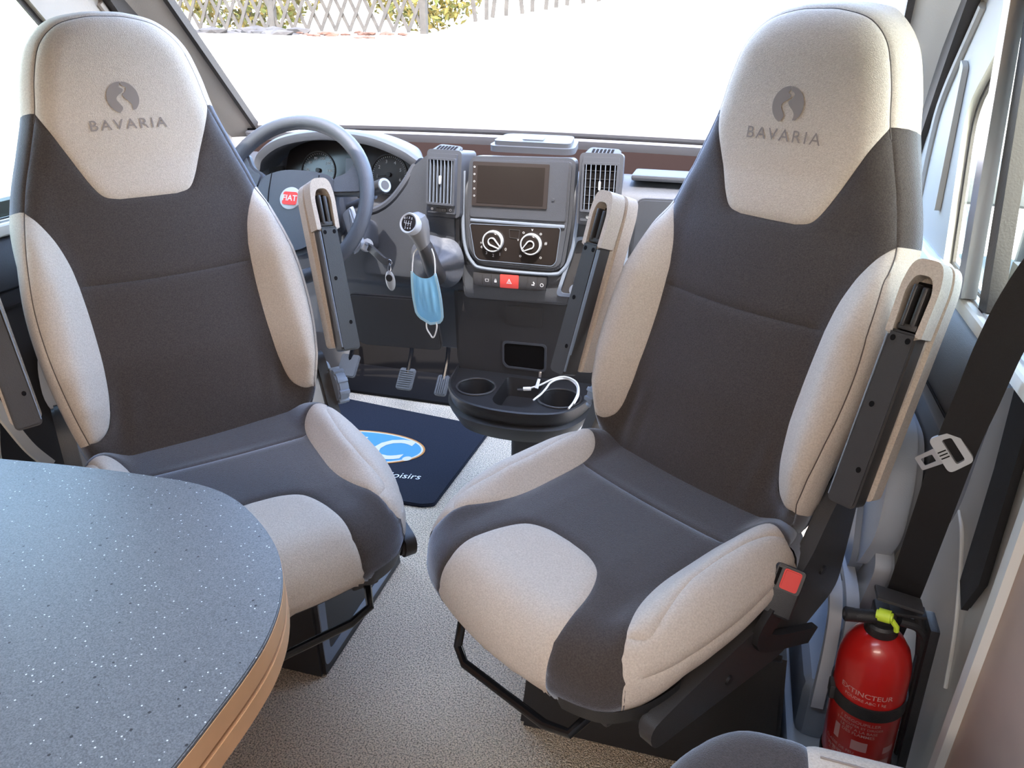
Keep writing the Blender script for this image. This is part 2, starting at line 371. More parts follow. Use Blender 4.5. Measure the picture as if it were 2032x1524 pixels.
def strip(name, skin, i0, i1, s0, s1, m, parent, ns=8, groove=.0035):
    """side panel that follows the outline from index i0 to i1 between distances s0 and s1"""
    N = len(skin.O); idx = list(range(i0, i1+1)); ss = np.concatenate([[s0, s0+.003], np.linspace(s0+.008, s1, ns)])
    p = np.array([skin.O[i % N]+skin.nv[i % N]*s_ for i in idx for s_ in ss])
    lf = np.array([-groove*math.exp(-min(s_-s0, .5)/.0045) if True else 0 for i in idx for s_ in ss])
    Q = skin.map(p, lf); bm = B(); vs = [bm.verts.new(q) for q in Q]; k = len(ss)
    for a in range(len(idx)-1):
        for b in range(k-1): bm.faces.new((vs[a*k+b], vs[(a+1)*k+b], vs[(a+1)*k+b+1], vs[a*k+b+1]))
    return obj(name, bm, m, parent, local=True, ang=180)
def mappedshape(name, v2, faces, skin, m, parent, lift=.0012):
    Q = skin.map(np.array(v2), lift); bm = B(); vs = [bm.verts.new(q) for q in Q]
    for f in faces:
        try: bm.faces.new([vs[i] for i in f])
        except ValueError: pass
    return obj(name, bm, m, parent, local=True)
# ================================================================== shell
def struct(name, bm, m, parent=None, **k):
    o = obj(name, bm, m, parent, **k)
    if not parent: o['kind'] = 'structure'
    return o
def YZ(x, sg=1):
    """frame in a plane of constant x: local x = world y, local y = world z, local z = outward"""
    return Matrix(((0, 0, sg, x), (1, 0, 0, 0), (0, 1, 0, 0), (0, 0, 0, 1)))
M['brownlining'] = mat('brown_overcab_lining', (.16, .10, .065), .6)
bm = B(); box(bm, (-.03, -2.0, -.02), (1.98, 5.3, .04)); struct('floor', bm, 'carpet')
bm = B(); box(bm, (0, .66, -.30), (1.66, .03, .5)); box(bm, (0, .80, .35), (1.66, .03, .75), rot=rx(-22)); box(bm, (0, .655, .005), (1.66, .06, .05), rot=rx(30)); struct('wall_front', bm, 'dkrecess')
M['scuttle'] = mat('scuttle_grey', (.16, .16, .175), .5)
# living area walls with window openings, closed to the rear
def wall_with_hole(name, c0, c1, hole, mtx, t=.04, m='cream'):
    """rectangle c0..c1 in the frame with a rectangular opening"""
    bm = B(); (x0, y0), (x1, y1) = c0, c1; (a, b), (c, d) = hole
    for p, q in (((x0, y0), (a, y1)), ((c, y0), (x1, y1)), ((a, y0), (c, b)), ((a, d), (c, y1))):
        box(bm, ((p[0]+q[0])/2, (p[1]+q[1])/2, t/2), (q[0]-p[0], q[1]-p[1], t), mtx=mtx)
    return struct(name, bm, m)
wall_with_hole('wall_left', (-4.6, 0), (-.93, 2.06), ((-3.9, 1.1), (-3.5, 1.45)), YZ(-1.02, -1), m='brownlining')
bm = B(); box(bm, (.98, -2.72, 1.03), (.04, 3.72, 2.06)); struct('wall_right', bm, 'pinkwall')
wall_with_hole('wall_rear', (-1.05, 0), (1.0, 2.06), ((-.3, 1.1), (.3, 1.5)), frame((0, -4.6, 0), (1, 0, 0), (0, 0, 1)), m='brownlining')
bm = B()
for c, s in (((-.72, -2.75, 2.08), (.64, 3.7, .04)), ((.73, -2.75, 2.08), (.56, 3.7, .04)), ((.02, -3.28, 2.08), (.86, 2.64, .04)), ((.02, -1.15, 2.08), (.86, .5, .04))): box(bm, c, s)
struct('ceiling', bm, mat('warm_ceiling_lining', (.25, .17, .11), .7))
bm = B(); box(bm, (.02, -1.68, 2.085), (.90, .56, .012), .004); milky = mat('sun_diffusing_pane', (.85, .88, .9), .6); milky.node_tree.nodes['Principled BSDF'].inputs['Transmission Weight'].default_value = .6; struct('window_2', bm, milky)  # unseen pane over the ceiling opening, added to scatter direct sun
bm = B(); P = [(-.90, 1.98), (-.93, 2.09), (-.45, 1.62), (-.42, 1.52)]
prism(bm, P, 1.9, YZ(-.95)); struct('trim_1', bm, 'brownlining')
bm = B(); box(bm, (0, -.93, 1.445), (1.86, .98, .09), .015); struct('trim_13', bm, 'brownlining')  # unseen overhead slab, added to keep the headrests in shade
# ---- windscreen, pillars and scuttle
base = [(-.80, .185, .962), (-.5, .262, .965), (0, .29, .966), (.5, .262, .965), (.80, .185, .962)]
topp = [(-.70, -.47, 1.53), (-.4, -.43, 1.55), (0, -.41, 1.56), (.4, -.43, 1.55), (.70, -.47, 1.53)]
bm = B(); bs, tp = smoothpath(base, 4), smoothpath(topp, 4)
a = [bm.verts.new(p) for p in bs]; b = [bm.verts.new(p) for p in tp]
for i in range(len(a)-1): bm.faces.new((a[i], a[i+1], b[i+1], b[i]))
struct('window_1', bm, 'glass')
def pillar(sg, side):
    """windscreen pillar and the slanting door frame behind it"""
    Bp, Tp = Vector((sg*.80, .185, .962)), Vector((sg*.70, -.47, 1.53)); d = Tp-Bp
    Bp = Bp-d*.06; Tp = Tp+d*.25
    bm = B(); ribbon(bm, [Bp+Vector((sg*.004, -.004, .0)), Tp+Vector((sg*.004, -.004, 0))], .012, .02, (sg, 0, 0), 0)
    struct('trim_%d' % (2 if sg < 0 else 5), bm, 'seal')
    bm = B(); n = 9; rows = []
    for o_, z_ in ((.010, .0), (.028, -.016), (.055, -.030), (.085, -.048), (.10, -.075)):
        rows.append([bm.verts.new(Bp+d*(k*1.31/n)+Vector((sg*(o_), -abs(z_)*1.5, -.006))) for k in range(n+1)])
    for r0, r1 in zip(rows, rows[1:]):
        for k in range(n): bm.faces.new((r0[k], r0[k+1], r1[k+1], r1[k]))
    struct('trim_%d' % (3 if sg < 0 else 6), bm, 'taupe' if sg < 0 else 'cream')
    # rubber door seal, slanted
    bm = B(); x_ = sg*.845
    ribbon(bm, [(x_-sg*.03, -.52, 1.62), (x_-sg*.02, -.27, 1.30), (x_-sg*.005, -.09, 1.10), (x_, -.03, .99), (x_, -.02, .80)], .05, .02, (0, 1, .6), 5)
    struct('trim_%d' % (4 if sg < 0 else 7), bm, 'seal')
for sg, nm in ((-1, 'trim_11'), (1, 'trim_12')):
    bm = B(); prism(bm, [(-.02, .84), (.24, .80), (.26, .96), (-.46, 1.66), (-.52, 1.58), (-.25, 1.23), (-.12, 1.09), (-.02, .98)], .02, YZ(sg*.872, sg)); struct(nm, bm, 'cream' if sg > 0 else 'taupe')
pillar(-1, 'left'); pillar(1, 'right')
# ---- cab doors
def cab_door(sg, label):
    dn = 1 if sg < 0 else 2; root = thing('door_%d' % dn, label, 'door', (sg*.86, -.35, 0)); root['kind'] = 'structure'
    X = lambda x: YZ(sg*x, sg)
    # outer ring of the door with the window opening
    outer = [(.16, -.02), (.20, .80), (-.02, .98), (-.24, 1.22), (-.50, 1.55), (-1.02, 1.60), (-1.02, -.02)]
    hole = [(-.43, .86), (-.375, 1.02), (-.335, 1.10), (-.425, 1.185), (-.66, 1.46), (-.96, 1.47), (-.95, .86)]
    inner = [(-.43, .86), (-.43, .88), (-.365, 1.00), (-.335, 1.10), (-.66, 1.46), (-.96, 1.47), (-.95, .86)]
    o_ = [(-.05, .86), (.20, .80), (-.02, .98), (-.24, 1.22), (-.50, 1.55), (-1.02, 1.60), (-1.02, .86)]
    n_ = len(o_)
    ang = lambda l: l
    O2 = [(-.02, .84), (-.02, .98), (-.12, 1.09), (-.25, 1.23), (-.50, 1.55), (-1.02, 1.60), (-1.02, .84)]
    I2 = [(-.395, .862), (-.335, 1.01), (-.300, 1.10), (-.395, 1.19), (-.62, 1.45), (-.965, 1.47), (-.965, .862)]
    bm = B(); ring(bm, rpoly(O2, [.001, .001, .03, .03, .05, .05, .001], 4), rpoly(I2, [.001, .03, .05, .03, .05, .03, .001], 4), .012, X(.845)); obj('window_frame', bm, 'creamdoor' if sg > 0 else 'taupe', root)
    bm = B(); ring(bm, rpoly(I2, [0, .03, .05, .03, .05, .03, 0], 4), rpoly([(-.402, .87), (-.344, 1.01), (-.311, 1.10), (-.403, 1.182), (-.627, 1.44), (-.955, 1.46), (-.955, .87)], [0, .03, .05, .03, .05, .03, 0], 4), .005, X(.8565)); obj('window_gasket', bm, 'seal', root)
    bm = B(); prism(bm, I2, .005, X(.862)); g = obj('window_pane', bm, 'glassg', root)
    # raised lip that runs down the frame
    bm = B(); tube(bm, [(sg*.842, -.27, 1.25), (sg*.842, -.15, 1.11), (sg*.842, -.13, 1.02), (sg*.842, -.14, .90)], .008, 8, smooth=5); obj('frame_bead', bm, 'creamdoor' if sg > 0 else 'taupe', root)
    bm = B(); cyl(bm, (sg*.842, -.235, 1.125), .006, .006, (1, 0, 0), 12, .001); obj('frame_screw', bm, 'steel', root)
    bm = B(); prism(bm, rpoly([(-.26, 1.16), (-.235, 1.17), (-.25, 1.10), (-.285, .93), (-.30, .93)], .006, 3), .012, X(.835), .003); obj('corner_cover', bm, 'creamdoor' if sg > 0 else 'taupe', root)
    # blind rail across the pane
    if sg > 0:
     bm = B(); ribbon(bm, [(sg*.835, -.395, 1.42), (sg*.835, -.458, 1.255), (sg*.835, -.590, .865)], .030, .02, (0, 1, 0), 0); obj('blind_rail', bm, 'steel', root, label='bright metal rail leaning across the door window')
    if sg > 0:
     bm = B(); ribbon(bm, [(sg*.852, -.435, 1.42), (sg*.852, -.502, 1.255), (sg*.852, -.650, .865)], .034, .02, (0, 1, 0), 0); obj('blind_edge', bm, 'seal', root)
    # sill
    bm = B(); box(bm, (sg*.856, -.60, .853), (.052, .80, .024), .008, 3); obj('window_sill', bm, 'creamlight', root)
    bm = B(); box(bm, (sg*.846, -.60, .858), (.008, .80, .022), .002, 2); obj('sill_groove', bm, 'silver', root)
    # lining: shoulder, dark card, pale inserts
    prof = [(.866, .845), (.845, .842), (.825, .822), (.808, .79), (.800, .755), (.804, .722), (.822, .70), (.832, .60), (.835, .45), (.835, .05)]
    bm = B(); k = len(prof)
    pts = smoothpath([(0, a_, b_) for a_, b_ in prof], 3)
    def fn(u, v):
        p = pts[min(len(pts)-1, int(round(v*(len(pts)-1))))]; yr = interp(p.z, [.05, .30, .42, .51, .61, .70, .81, .85], [-.50, -.58, -.636, -.70, -.755, -.765, -.79, -.86]); y = -.20+u*(yr+.20)
        return (sg*(p.y+.05*max(0, .15-u)/.15), y, p.z)
    grid(bm, fn, 14, len(pts)); obj('door_lining', bm, 'plastic' if sg > 0 else 'plastic2', root)
    bm = B(); tube(bm, [(sg*.802, -.55, .725), (sg*.7995, -.58, .750), (sg*.7985, -.66, .754), (sg*.7985, -.77, .756)], .0018, 6); obj('lining_seam', bm, 'dkrecess', root)
    bm = B(); prism(bm, rpoly([(-.44, .66), (-.62, .66), (-.67, .60), (-.68, .50), (-.60, .38), (-.50, .36), (-.42, .40)], .04, 5), .05, X(.775), .012); obj('pocket_front', bm, 'lightplastic', root)
    bm = B(); prism(bm, rpoly([(-.40, .52), (-.54, .52), (-.61, .40), (-.52, .28), (-.40, .30)], .03, 5), .03, X(.765), .008); obj('pocket_insert', bm, 'bluegrey', root)
    bm = B(); prism(bm, rpoly([(-.36, .45), (-.48, .45), (-.60, .47), (-.665, .43), (-.62, .30), (-.55, .20), (-.50, .05), (-.36, .05)], .02, 4), .03, X(.79), .006); obj('lower_panel', bm, 'lightplastic', root)
    bm = B(); prism(bm, rpoly([(-.50, .79), (-.55, .80), (-.565, .75), (-.50, .73)], .012, 4), .016, X(.752), .004); obj('door_handle', bm, 'black', root)
    return root
cab_door(1, 'right cab door with pale window frame and grey lining beside the right seat')
cab_door(-1, 'driver side cab door partly hidden behind the driver seat')
for sg, nm in ((1, 'trim_9'), (-1, 'trim_10')):
    bm = B(); box(bm, (sg*.955, -.66, .44), (.03, .50, .88)); box(bm, (sg*.875, .47, .36), (.03, .66, .86)); struct(nm, bm, 'seal')
t = thing('pillar_moulding', 'cream pillar moulding on the far left behind the driver seat', 'panel', (-.92, -.72, 0))
bm = B(); prism(bm, rpoly([(-.66, .62), (-.70, .52), (-.735, .40), (-.735, .0), (-.875, 0), (-.875, .62)], .02, 4), .03, YZ(-.90, -1), .01); obj('moulded_panel', bm, 'creamlight', t)
bm = B(); ribbon(bm, [(-.828, -.775, .56), (-.828, -.752, .49), (-.828, -.725, .42), (-.828, -.690, .36)], .022, .008, (0, 1, .6)); obj('moulding_edge', bm, 'creamlight', t)
# step well on the right with pale sill strips
t = thing('step_well', 'pale blue grey step with raised sill strips between seat and door', 'step', (.74, -.75, 0))
bm = B(); box(bm, (.768, -.62, .035), (.125, .52, .07), .01); obj('step_tread', bm, 'lightplastic', t)
bm = B(); box(bm, (.768, -.80, .0705), (.123, .004, .003)); obj('tread_joint', bm, 'dkrecess', t)
bm = B(); box(bm, (.752, -.55, .13), (.07, .30, .14), .03, 3); obj('step_recess', bm, 'bluegrey', t)
for i, x_ in enumerate((.742, .768)):
    bm = B(); ribbon(bm, [(x_, -.50, .36), (x_, -.655, .36), (x_, -.700, .30), (x_, -.708, .16)], .02, .016, (1, 0, 0)); obj('sill_strip', bm, 'lightplastic', t)
# cream moulding at the body pillar, with the black slotted belt guide
t = thing('pillar_moulding', 'cream moulded pillar panel on the right behind the fire extinguisher', 'panel', (.93, -.7, 0))
out = rpoly([(-.650, .90), (-.638, .853), (-.624, .764), (-.607, .629), (-.600, .52), (-.535, .41), (-.485, .30), (-.455, .19), (-.45, 0), (-.875, 0), (-.875, .90)], [0, .05, .05, .08, .05, .05, .08, .05, 0, 0, 0], 5)
bm = B()
lst = [(y, z) for y, z in out]
def px(y, z): return .905+.05*sstep((.30-z)/.5)*1.0+.035*math.exp(-((y+.66)/.05)**2)*0
prism(bm, lst, .05, YZ(.905), .012); bmesh.ops.subdivide_edges(bm, edges=bm.edges[:], cuts=1); obj('moulded_panel', bm, 'cream', t)
bm = B(); tube(bm, [(.905, -.60, .52), (.900, -.66, .50), (.900, -.73, .40), (.902, -.76, .30)], .003, 6, smooth=5); obj('moulding_crease', bm, 'creamlight', t)
t = thing('wall_cupboard_side', 'pinkish wood cupboard side with a white edge strip at the lower right', 'cupboard', (.92, -1.2, 0))
bm = B(); prism(bm, [(-.868, 0), (-.862, 1.2), (-.858, 2.05), (-1.6, 2.05), (-1.6, 0)], .06, YZ(.89)); obj('side_panel', bm, 'pinkwall', t)
bm = B(); prism(bm, [(-.838, 0), (-.848, .22), (-.856, .56), (-.862, 2.05), (-.880, 2.05), (-.876, .56), (-.868, .22), (-.860, 0)], .015, YZ(.878), .003); obj('edge_strip', bm, 'creamlight', t)
# ---- carpeted mat with the printed oval
t = thing('floor_mat', 'navy blue floor mat with an oval badge between the seats', 'mat', (-.45, .1, 0))
bm = B(); out = rpoly([(-.93, .43), (-.72, .415), (-.20, .360), (-.17, .33), (-.192, -.115), (-.225, -.130), (-.90, -.15), (-.93, -.12)], .008, 4)
prism(bm, out, .010, Matrix.Translation((0, 0, .001)), .003); obj('mat_pile', bm, 'navy', t)
oc = (-.525, .115); T = Matrix.Translation((oc[0], oc[1], .0115)) @ Matrix.Rotation(R(7), 4, 'Z')
def ell(a_, b_, n=48): return [(a_*math.cos(2*PI*k/n), b_*math.sin(2*PI*k/n)) for k in range(n)]
bm = B(); ring(bm, ell(.205, .102), ell(.199, .096), .0012, T); obj('badge_rim', bm, 'matorange', t)
bm = B(); ring(bm, ell(.199, .096), ell(.193, .091), .0012, T); obj('badge_border', bm, 'matcream', t)
bm = B(); prism(bm, ell(.193, .091), .0010, T); obj('badge_field', bm, 'matblue', t)
bm = B(); text(bm, 'J.C.', .17, T, z=.0018, at=(.060, -.008), shear=.25, bold=.02, space=1.0); obj('badge_letters', bm, 'matcream', t)
bm = B(); text(bm, 'loisirs', .040, Matrix.Translation((-.325, -.008, .0115)) @ Matrix.Rotation(R(8), 4, 'Z'), z=.0012, shear=.15); obj('mat_lettering', bm, 'white', t)
# ---- table
t = thing('dinette_table', 'speckled blue-grey table with light wood edging in the left foreground', 'table', (-.4, -1.55, 0))
tp = [(-1.0, -1.19), (-.333, -1.162), (-.07, -1.140), (.155, -1.20), (.152, -1.50), (.06, -1.98), (-1.0, -1.98)]
rr = [0, .1, .12, .22, .2, .12, 0]
o1 = rpoly(tp, [0, 0, .05, .17, .05, .12, 0], 14)
def inset(poly, d_):
    out = []; n = len(poly)
    for i in range(n):
        p, a_, b_ = Vector(poly[i]), Vector(poly[i-1]), Vector(poly[(i+1) % n]); tg = (b_-a_).normalized(); out.append(tuple(p+Vector((-tg.y, tg.x))*-d_))
    return out
# outline measured at table height
mid = [(-.333, -1.164), (-.233, -1.152), (-.131, -1.145), (-.062, -1.145), (-.010, -1.158), (.040, -1.187), (.082, -1.221), (.111, -1.255), (.133, -1.294), (.146, -1.332), (.152, -1.368), (.154, -1.42), (.152, -1.50), (.135, -1.68), (.10, -1.98)]
o1 = [(-1.0, -1.21)]+[(p.x, p.y) for p in smoothpath([(x, y, 0) for x, y in mid], 4)]+[(-1.0, -1.98)]
bm = B(); prism(bm, o1, .004, Matrix.Translation((0, 0, .7265)), .0012); obj('table_top', bm, 'table', t)
bm = B(); prism(bm, inset(o1, -.0005), .022, Matrix.Translation((0, 0, .7045))); obj('top_edging', bm, 'wood', t)
bm = B(); prism(bm, inset(o1, .004), .005, Matrix.Translation((0, 0, .6995))); obj('shadow_gap', bm, mat('brown_felt', (.12, .085, .06), .9), t)
bm = B(); prism(bm, inset(o1, -.001), .021, Matrix.Translation((0, 0, .6785)), .001); obj('extension_leaf', bm, 'wood', t)
bm = B(); cyl(bm, (-.45, -1.55, .345), .035, .67, seg=24); cyl(bm, (-.45, -1.55, .008), .14, .016, seg=32, bev=.004); obj('pedestal_leg', bm, 'steel', t)
# ---- exterior
bm = B(); n = 60
def gz(x, y):
    d_ = math.hypot(max(0, abs(x)-1.2), max(0, y-.9) if y > 0 else max(0, -y-5)); s_ = min(1, max(0, (d_-.6)/6.0)); return -.55+1.62*s_*s_*(3-2*s_)
vs = {}
xs = sorted(set([round(-1.2-.25*1.12**k*k, 3) for k in range(28)]+[-1.2, -.6, 0, .6, 1.2]+[round(1.2+.25*1.12**k*k, 3) for k in range(28)]))
ys = sorted(set([-5-.8*k*k*.3 for k in range(10)]+[-4, -3, -2, -1, 0, .9]+[round(.9+.2*1.13**k*k, 3) for k in range(27)]))
G = [[bm.verts.new((x, y, gz(x, y)+random.uniform(-.01, .01))) for y in ys] for x in xs]
for i in range(len(xs)-1):
    for j in range(len(ys)-1): bm.faces.new((G[i][j], G[i+1][j], G[i+1][j+1], G[i][j+1]))
struct('ground', bm, 'gravel')
# lattice fence on the bank, beyond the windscreen
t = thing('lattice_fence', 'weathered wooden lattice fence beyond the windscreen, top left', 'fence', (-5.2, 8, 1.1))
x0, x1, zb, zt = -7.6, -3.4, 1.10, 2.3
def slat(x_a, x_b, za, zb_, y):
    bm = B(); ribbon(bm, [(x_a, y, za), (x_b, y, zb_)], .042, .014, (1, 0, 0), 0); obj('slat', bm, 'lattice', t)
Hh = zt-zb; k = 0; xx = x0-Hh*.5
while xx < x1:
    a, b = xx, xx+Hh*.5
    if a < x0: a_z = zb+(x0-a)*2; a = x0
    else: a_z = zb
    bz = zt
    if b > x1: bz = zt-(b-x1)*2; b = x1
    slat(a, b, a_z, bz, 8.0)
    slat(x0+x1-a, x0+x1-b, a_z, bz, 8.02); xx += .20
for x_ in (x0, -5.5, x1):
    bm = B(); box(bm, (x_, 8.03, 1.6), (.08, .08, 1.5)); obj('post', bm, 'lattice', t)
t = thing('picket_fence', 'pale split-wood fence on the bank at the top centre beyond the windscreen', 'fence', (-2.0, 8.4, 1.3), 0)
for i in range(22):
    bm = B(); x_ = -2.9+i*.155; h_ = random.uniform(.5, .8); ribbon(bm, [(x_+random.uniform(-.06, .06), 8.4, 1.22+.05*i*.155*3), (x_+random.uniform(-.1, .1), 8.4, 1.8+h_*.3)], .05, .02, (1, 0, 0), 0); obj('slat', bm, 'lattice', t)
def blob(bm, c, r, seed, n=2, sq=(1, 1, 1), amp=.3):
    q = B(); bmesh.ops.create_icosphere(q, subdivisions=n, radius=1); rd = random.Random(seed)
    for v in q.verts: v.co = Vector((v.co.x*sq[0], v.co.y*sq[1], v.co.z*sq[2]))*r*(1+rd.uniform(-amp, amp))
    merge(bm, q, Matrix.Translation(c))
rnd = random.Random(3)
for nm, i0, i1, m_, lab in (('rubble_bank', 0, 60, 'rock', 'grey rubble and stones along the foot of the lattice fence'), ('stone_edging', 60, 84, 'brickred', 'red-brown broken stones on the bank at the top centre')):
    bm = B()
    for i in range(i0, i1):
        x_ = -7.9+i*.055; blob(bm, (x_+rnd.uniform(-.04, .04), 7.3+rnd.uniform(-.55, .25), 1.07+rnd.uniform(-.03, .03)), rnd.uniform(.05, .13) if i < 60 else rnd.uniform(.03, .07), i, 1, (1.7, 1, .45))
    o = obj(nm, bm, m_, smooth=False, kind='stuff'); tag(o, lab, 'stones')
def shrub(name, label, c, r, n, m, seed, sq=(1, 1, 1)):
    """a shrub as a stem with a cloud of leaf blades"""
    t = thing(name, label, 'shrub', (c[0], c[1], c[2]-r*sq[2])); rd = random.Random(seed)
    bm = B(); tube(bm, [(c[0], c[1], c[2]-r*sq[2]*1.05), (c[0]+.05, c[1], c[2])], [.05, .02], 6); obj('stem', bm, 'lattice', t)
    bm = B()
    for i in range(n):
        v = Vector((rd.gauss(0, 1), rd.gauss(0, 1), rd.gauss(0, 1))).normalized()*r*rd.uniform(.45, 1.0)**.5
        p = Vector(c)+Vector((v.x*sq[0], v.y*sq[1], v.z*sq[2])); s_ = rd.uniform(.04, .09)*r; q = Matrix.Rotation(rd.uniform(0, 6), 3, (rd.random(), rd.random(), rd.random()+.1))
        vs = [bm.verts.new(p+q @ Vector(u)*s_) for u in ((-1, 0, 0), (0, -.5, .1), (1, 0, 0), (0, .5, .1))]; bm.faces.new(vs)
    o = obj('leaves', bm, m, t, smooth=False); o['kind'] = 'stuff'
shrub('shrub', 'yellow-green shrub seen through the lattice fence', (-6.6, 9.2, 1.9), 1.0, 2600, 'bush', 1, (1.3, .6, .9))
shrub('shrub', 'orange and green shrub behind the right end of the lattice fence', (-4.0, 9.6, 1.8), .9, 2000, 'bush', 2, (1.1, .6, .8))
shrub('shrub', 'bright green bush seen through the right door window', (4.7, 12, 1.75), 1.05, 3600, 'leaf2', 3, (1.0, .8, .75))
# paving strips on the right of the vehicle
t = thing('paved_apron', 'pale paved strip of long slabs outside the right door window', 'paving', (3.4, 2.5, 0))
for i in range(7):
    for j in range(2):
        a = 2.0+i*.55; y0_, y1_ = -1.2+j*2.9, 1.6+j*2.9
        bm = B(); vs = []
        for x_, y_ in ((a, y0_), (a+.53, y0_), (a+.53, y1_), (a, y1_)): vs.append(bm.verts.new((x_, y_, gz(x_, y_)+.03)))
        f = bm.faces.new(vs); r_ = bmesh.ops.extrude_face_region(bm, geom=[f]); bmesh.ops.translate(bm, vec=(0, 0, .03), verts=[v for v in r_['geom'] if isinstance(v, bmesh.types.BMVert)])
        obj('slab', bm, 'paving', t, smooth=False)
t = thing('door_mirror', 'grey door mirror with twin glasses outside the right door window', 'mirror', (1.16, .2, .5))
bm = B(); box(bm, (1.14, .50, .86), (.24, .34, .075), .02, 3, rot=rz(-8)); obj('upper_arm', bm, 'mirror', t)
bm = B(); box(bm, (1.13, .38, .60), (.24, .36, .11), .03, 3, rot=rz(-8)); obj('lower_arm', bm, 'mirror', t)
bm = B(); box(bm, (1.30, .42, .74), (.16, .10, .40), .05, 4); obj('mirror_housing', bm, 'mirror', t)
bm = B(); box(bm, (1.30, .365, .76), (.13, .008, .30), .02, 3); obj('mirror_glass', bm, 'steel', t)
o = B(); blob(o, (-3.1, 1.9, gz(-3.1, 1.9)+.08), .36, 9, 2, (1.5, 1, .5), .25); tag(obj('tarpaulin_bundle', o, mat('pale_blue_tarpaulin', (.45, .55, .66), .6), smooth=False), 'pale blue bundled sheet on the gravel outside the left window', 'bundle')
# ================================================================== seats
def sstep(t): t = np.clip(t, 0, 1); return t*t*(3-2*t)
def mir(l): return [(-x, y) for x, y in reversed(l)]
def sp(l, n=5): return [(p.x, p.y) for p in smoothpath([(x, y, 0) for x, y in l], n)]
def logo_polys():
    c = lambda a, r=1: (r*math.cos(R(a)), r*math.sin(R(a)))
    left = [c(a) for a in range(88, 248, 8)]+sp([(-.36, -.93), (-.12, -.62), (-.30, -.30), (-.42, -.08), (-.28, .14), (.02, .34), (.10, .52), (-.12, .66)], 5)
    right = [c(a) for a in range(-48, 86, 7)]+sp([(.06, .92), (.02, .80), (.30, .62), (.24, .40), (.02, .20), (.10, -.02), (.38, -.28), (.50, -.52), (.46, -.80)], 5)
    return left, right
M['seam'] = mat('seam_thread', (.10, .08, .07), .8)
def TW(q): return sstep((q[:, 1]-.66)/.10)*sstep((.135-np.abs(q[:, 0]))/.08)
def make_seat(label, loc, th, z0, rec, tilt, group, lever_side, arm_lean=0, byaw=0):
    t = thing('swivel_seat', label, 'seat', (loc[0], loc[1], 0), R(th), group)
    a = R(rec); FB = (np.array([[1, 0, 0], [0, -math.sin(a), math.cos(a)], [0, math.cos(a), math.sin(a)]]), np.array([0, 0, z0]))
    YW = np.array([[math.cos(R(byaw)), -math.sin(R(byaw)), 0], [math.sin(R(byaw)), math.cos(R(byaw)), 0], [0, 0, 1]]); FB = (YW @ FB[0], FB[1])
    b = R(tilt); FC = (np.array([[1, 0, 0], [0, math.cos(b), -math.sin(b)], [0, math.sin(b), math.cos(b)]]), np.array([0, 0, z0]))
    # ---------------- backrest
    half = [(0, -.035), (.16, -.035), (.20, .0), (.215, .05), (.228, .12), (.236, .20), (.236, .28), (.226, .36), (.212, .43), (.196, .49), (.174, .55), (.152, .612), (.139, .668), (.119, .720), (.084, .753), (.038, .766)]
    O = half+[(0, .768)]+[(-x, y) for x, y in reversed(half[1:])]
    def xi(v): return np.interp(v, [0, .05, .1, .31, .36, .40, .455, .5], [.185, .165, .155, .149, .154, .166, .2, .23])
    def f(x, v):
        ax = np.abs(x); h = .046*np.interp(v, [-.02, .03, .10, .32, .42, .48], [.2, .55, 1, 1, .45, 0])
        bol = h*sstep((ax-xi(v)+.012)/.062)
        basew = np.interp(v, [-.05, .05, .16, .31, .45, .52, .62, .70, .79], [.0, .012, .018, .006, .000, .006, .028, .046, .055])
        conv = .010*np.clip(1-(x/.155)**2, 0, 1)
        return bol+basew+conv
    def rf(x, v): return np.interp(v, [0, .05, .36, .47, .60, .71, .776], [.03, .034, .034, .05, .058, .06, .062])
    sk = Skin(O, f, rf, lambda e, q: (.007*np.sin(PI*np.clip(e/.04, 0, 1))-np.maximum(0, e-.015)*.75)*(1-TW(q))+TW(q)*(.018*np.sin(PI/2*np.clip(e/.045, 0, 1))-np.maximum(0, e-.055)*.6), FB)
    Q = sk.O
    def ix(x, v): return int(((Q-[x, v])**2).sum(1).argmin())
    def arc(i, j):
        n = len(Q); out = []; k = i
        while True:
            out.append(tuple(Q[k % n]))
            if k % n == j % n: break
            k += 1
        return out
    iH, iH2 = ix(.152, .612), ix(-.152, .612); iS, iS2 = ix(.207, .452), ix(-.207, .452); iB, iB2 = ix(.212, .035), ix(-.212, .035)
    headb = [tuple(Q[iH])]+sp([tuple(Q[iH]), (.131, .572), (.108, .522), (.090, .482), (.074, .460), (.050, .453)], 4)[1:]; headb += [(0, .4525)]+[(-x, y) for x, y in reversed(headb)]
    up = sp([tuple(Q[iS]), (.186, .430), (.168, .395), (.156, .352), (.151, .31)], 5)
    lo = sp([(.151, .31), (.149, .25), (.150, .17), (.156, .10), (.168, .058), (.188, .038), tuple(Q[iB])], 5)
    seam = sp([(.151, .31), (.08, .306), (0, .304), (-.08, .306), (-.151, .31)], 4)
    m2 = lambda l: [(-x, y) for x, y in l]
    upm = m2(up); upm[0] = tuple(Q[iS2]); lom = m2(lo); lom[-1] = tuple(Q[iB2]); headb[-1] = tuple(Q[iH2])
    def wrk(x, v):   # soft tension folds low on the back
        return .0016*np.sin(x*150+v*25)*np.exp(-((v-.07)/.06)**2)*sstep((np.abs(x)-.08)/.05)
    panel('head_panel', arc(iH, iH2)[:-1]+headb[::-1][:-1], sk, 'light', t)
    panel('upper_back_panel', headb[:-1]+arc(iH2, iS2)[:-1]+upm[:-1]+seam[::-1][:-1]+up[::-1][:-1]+arc(iS, iH)[:-1], sk, 'dark', t)
    panel('lower_back_panel', lo[:-1]+arc(iB2, iB)[::-1][:-1]+lom[::-1][:-1]+seam[::-1][:-1], sk, 'dark', t, wr=wrk)
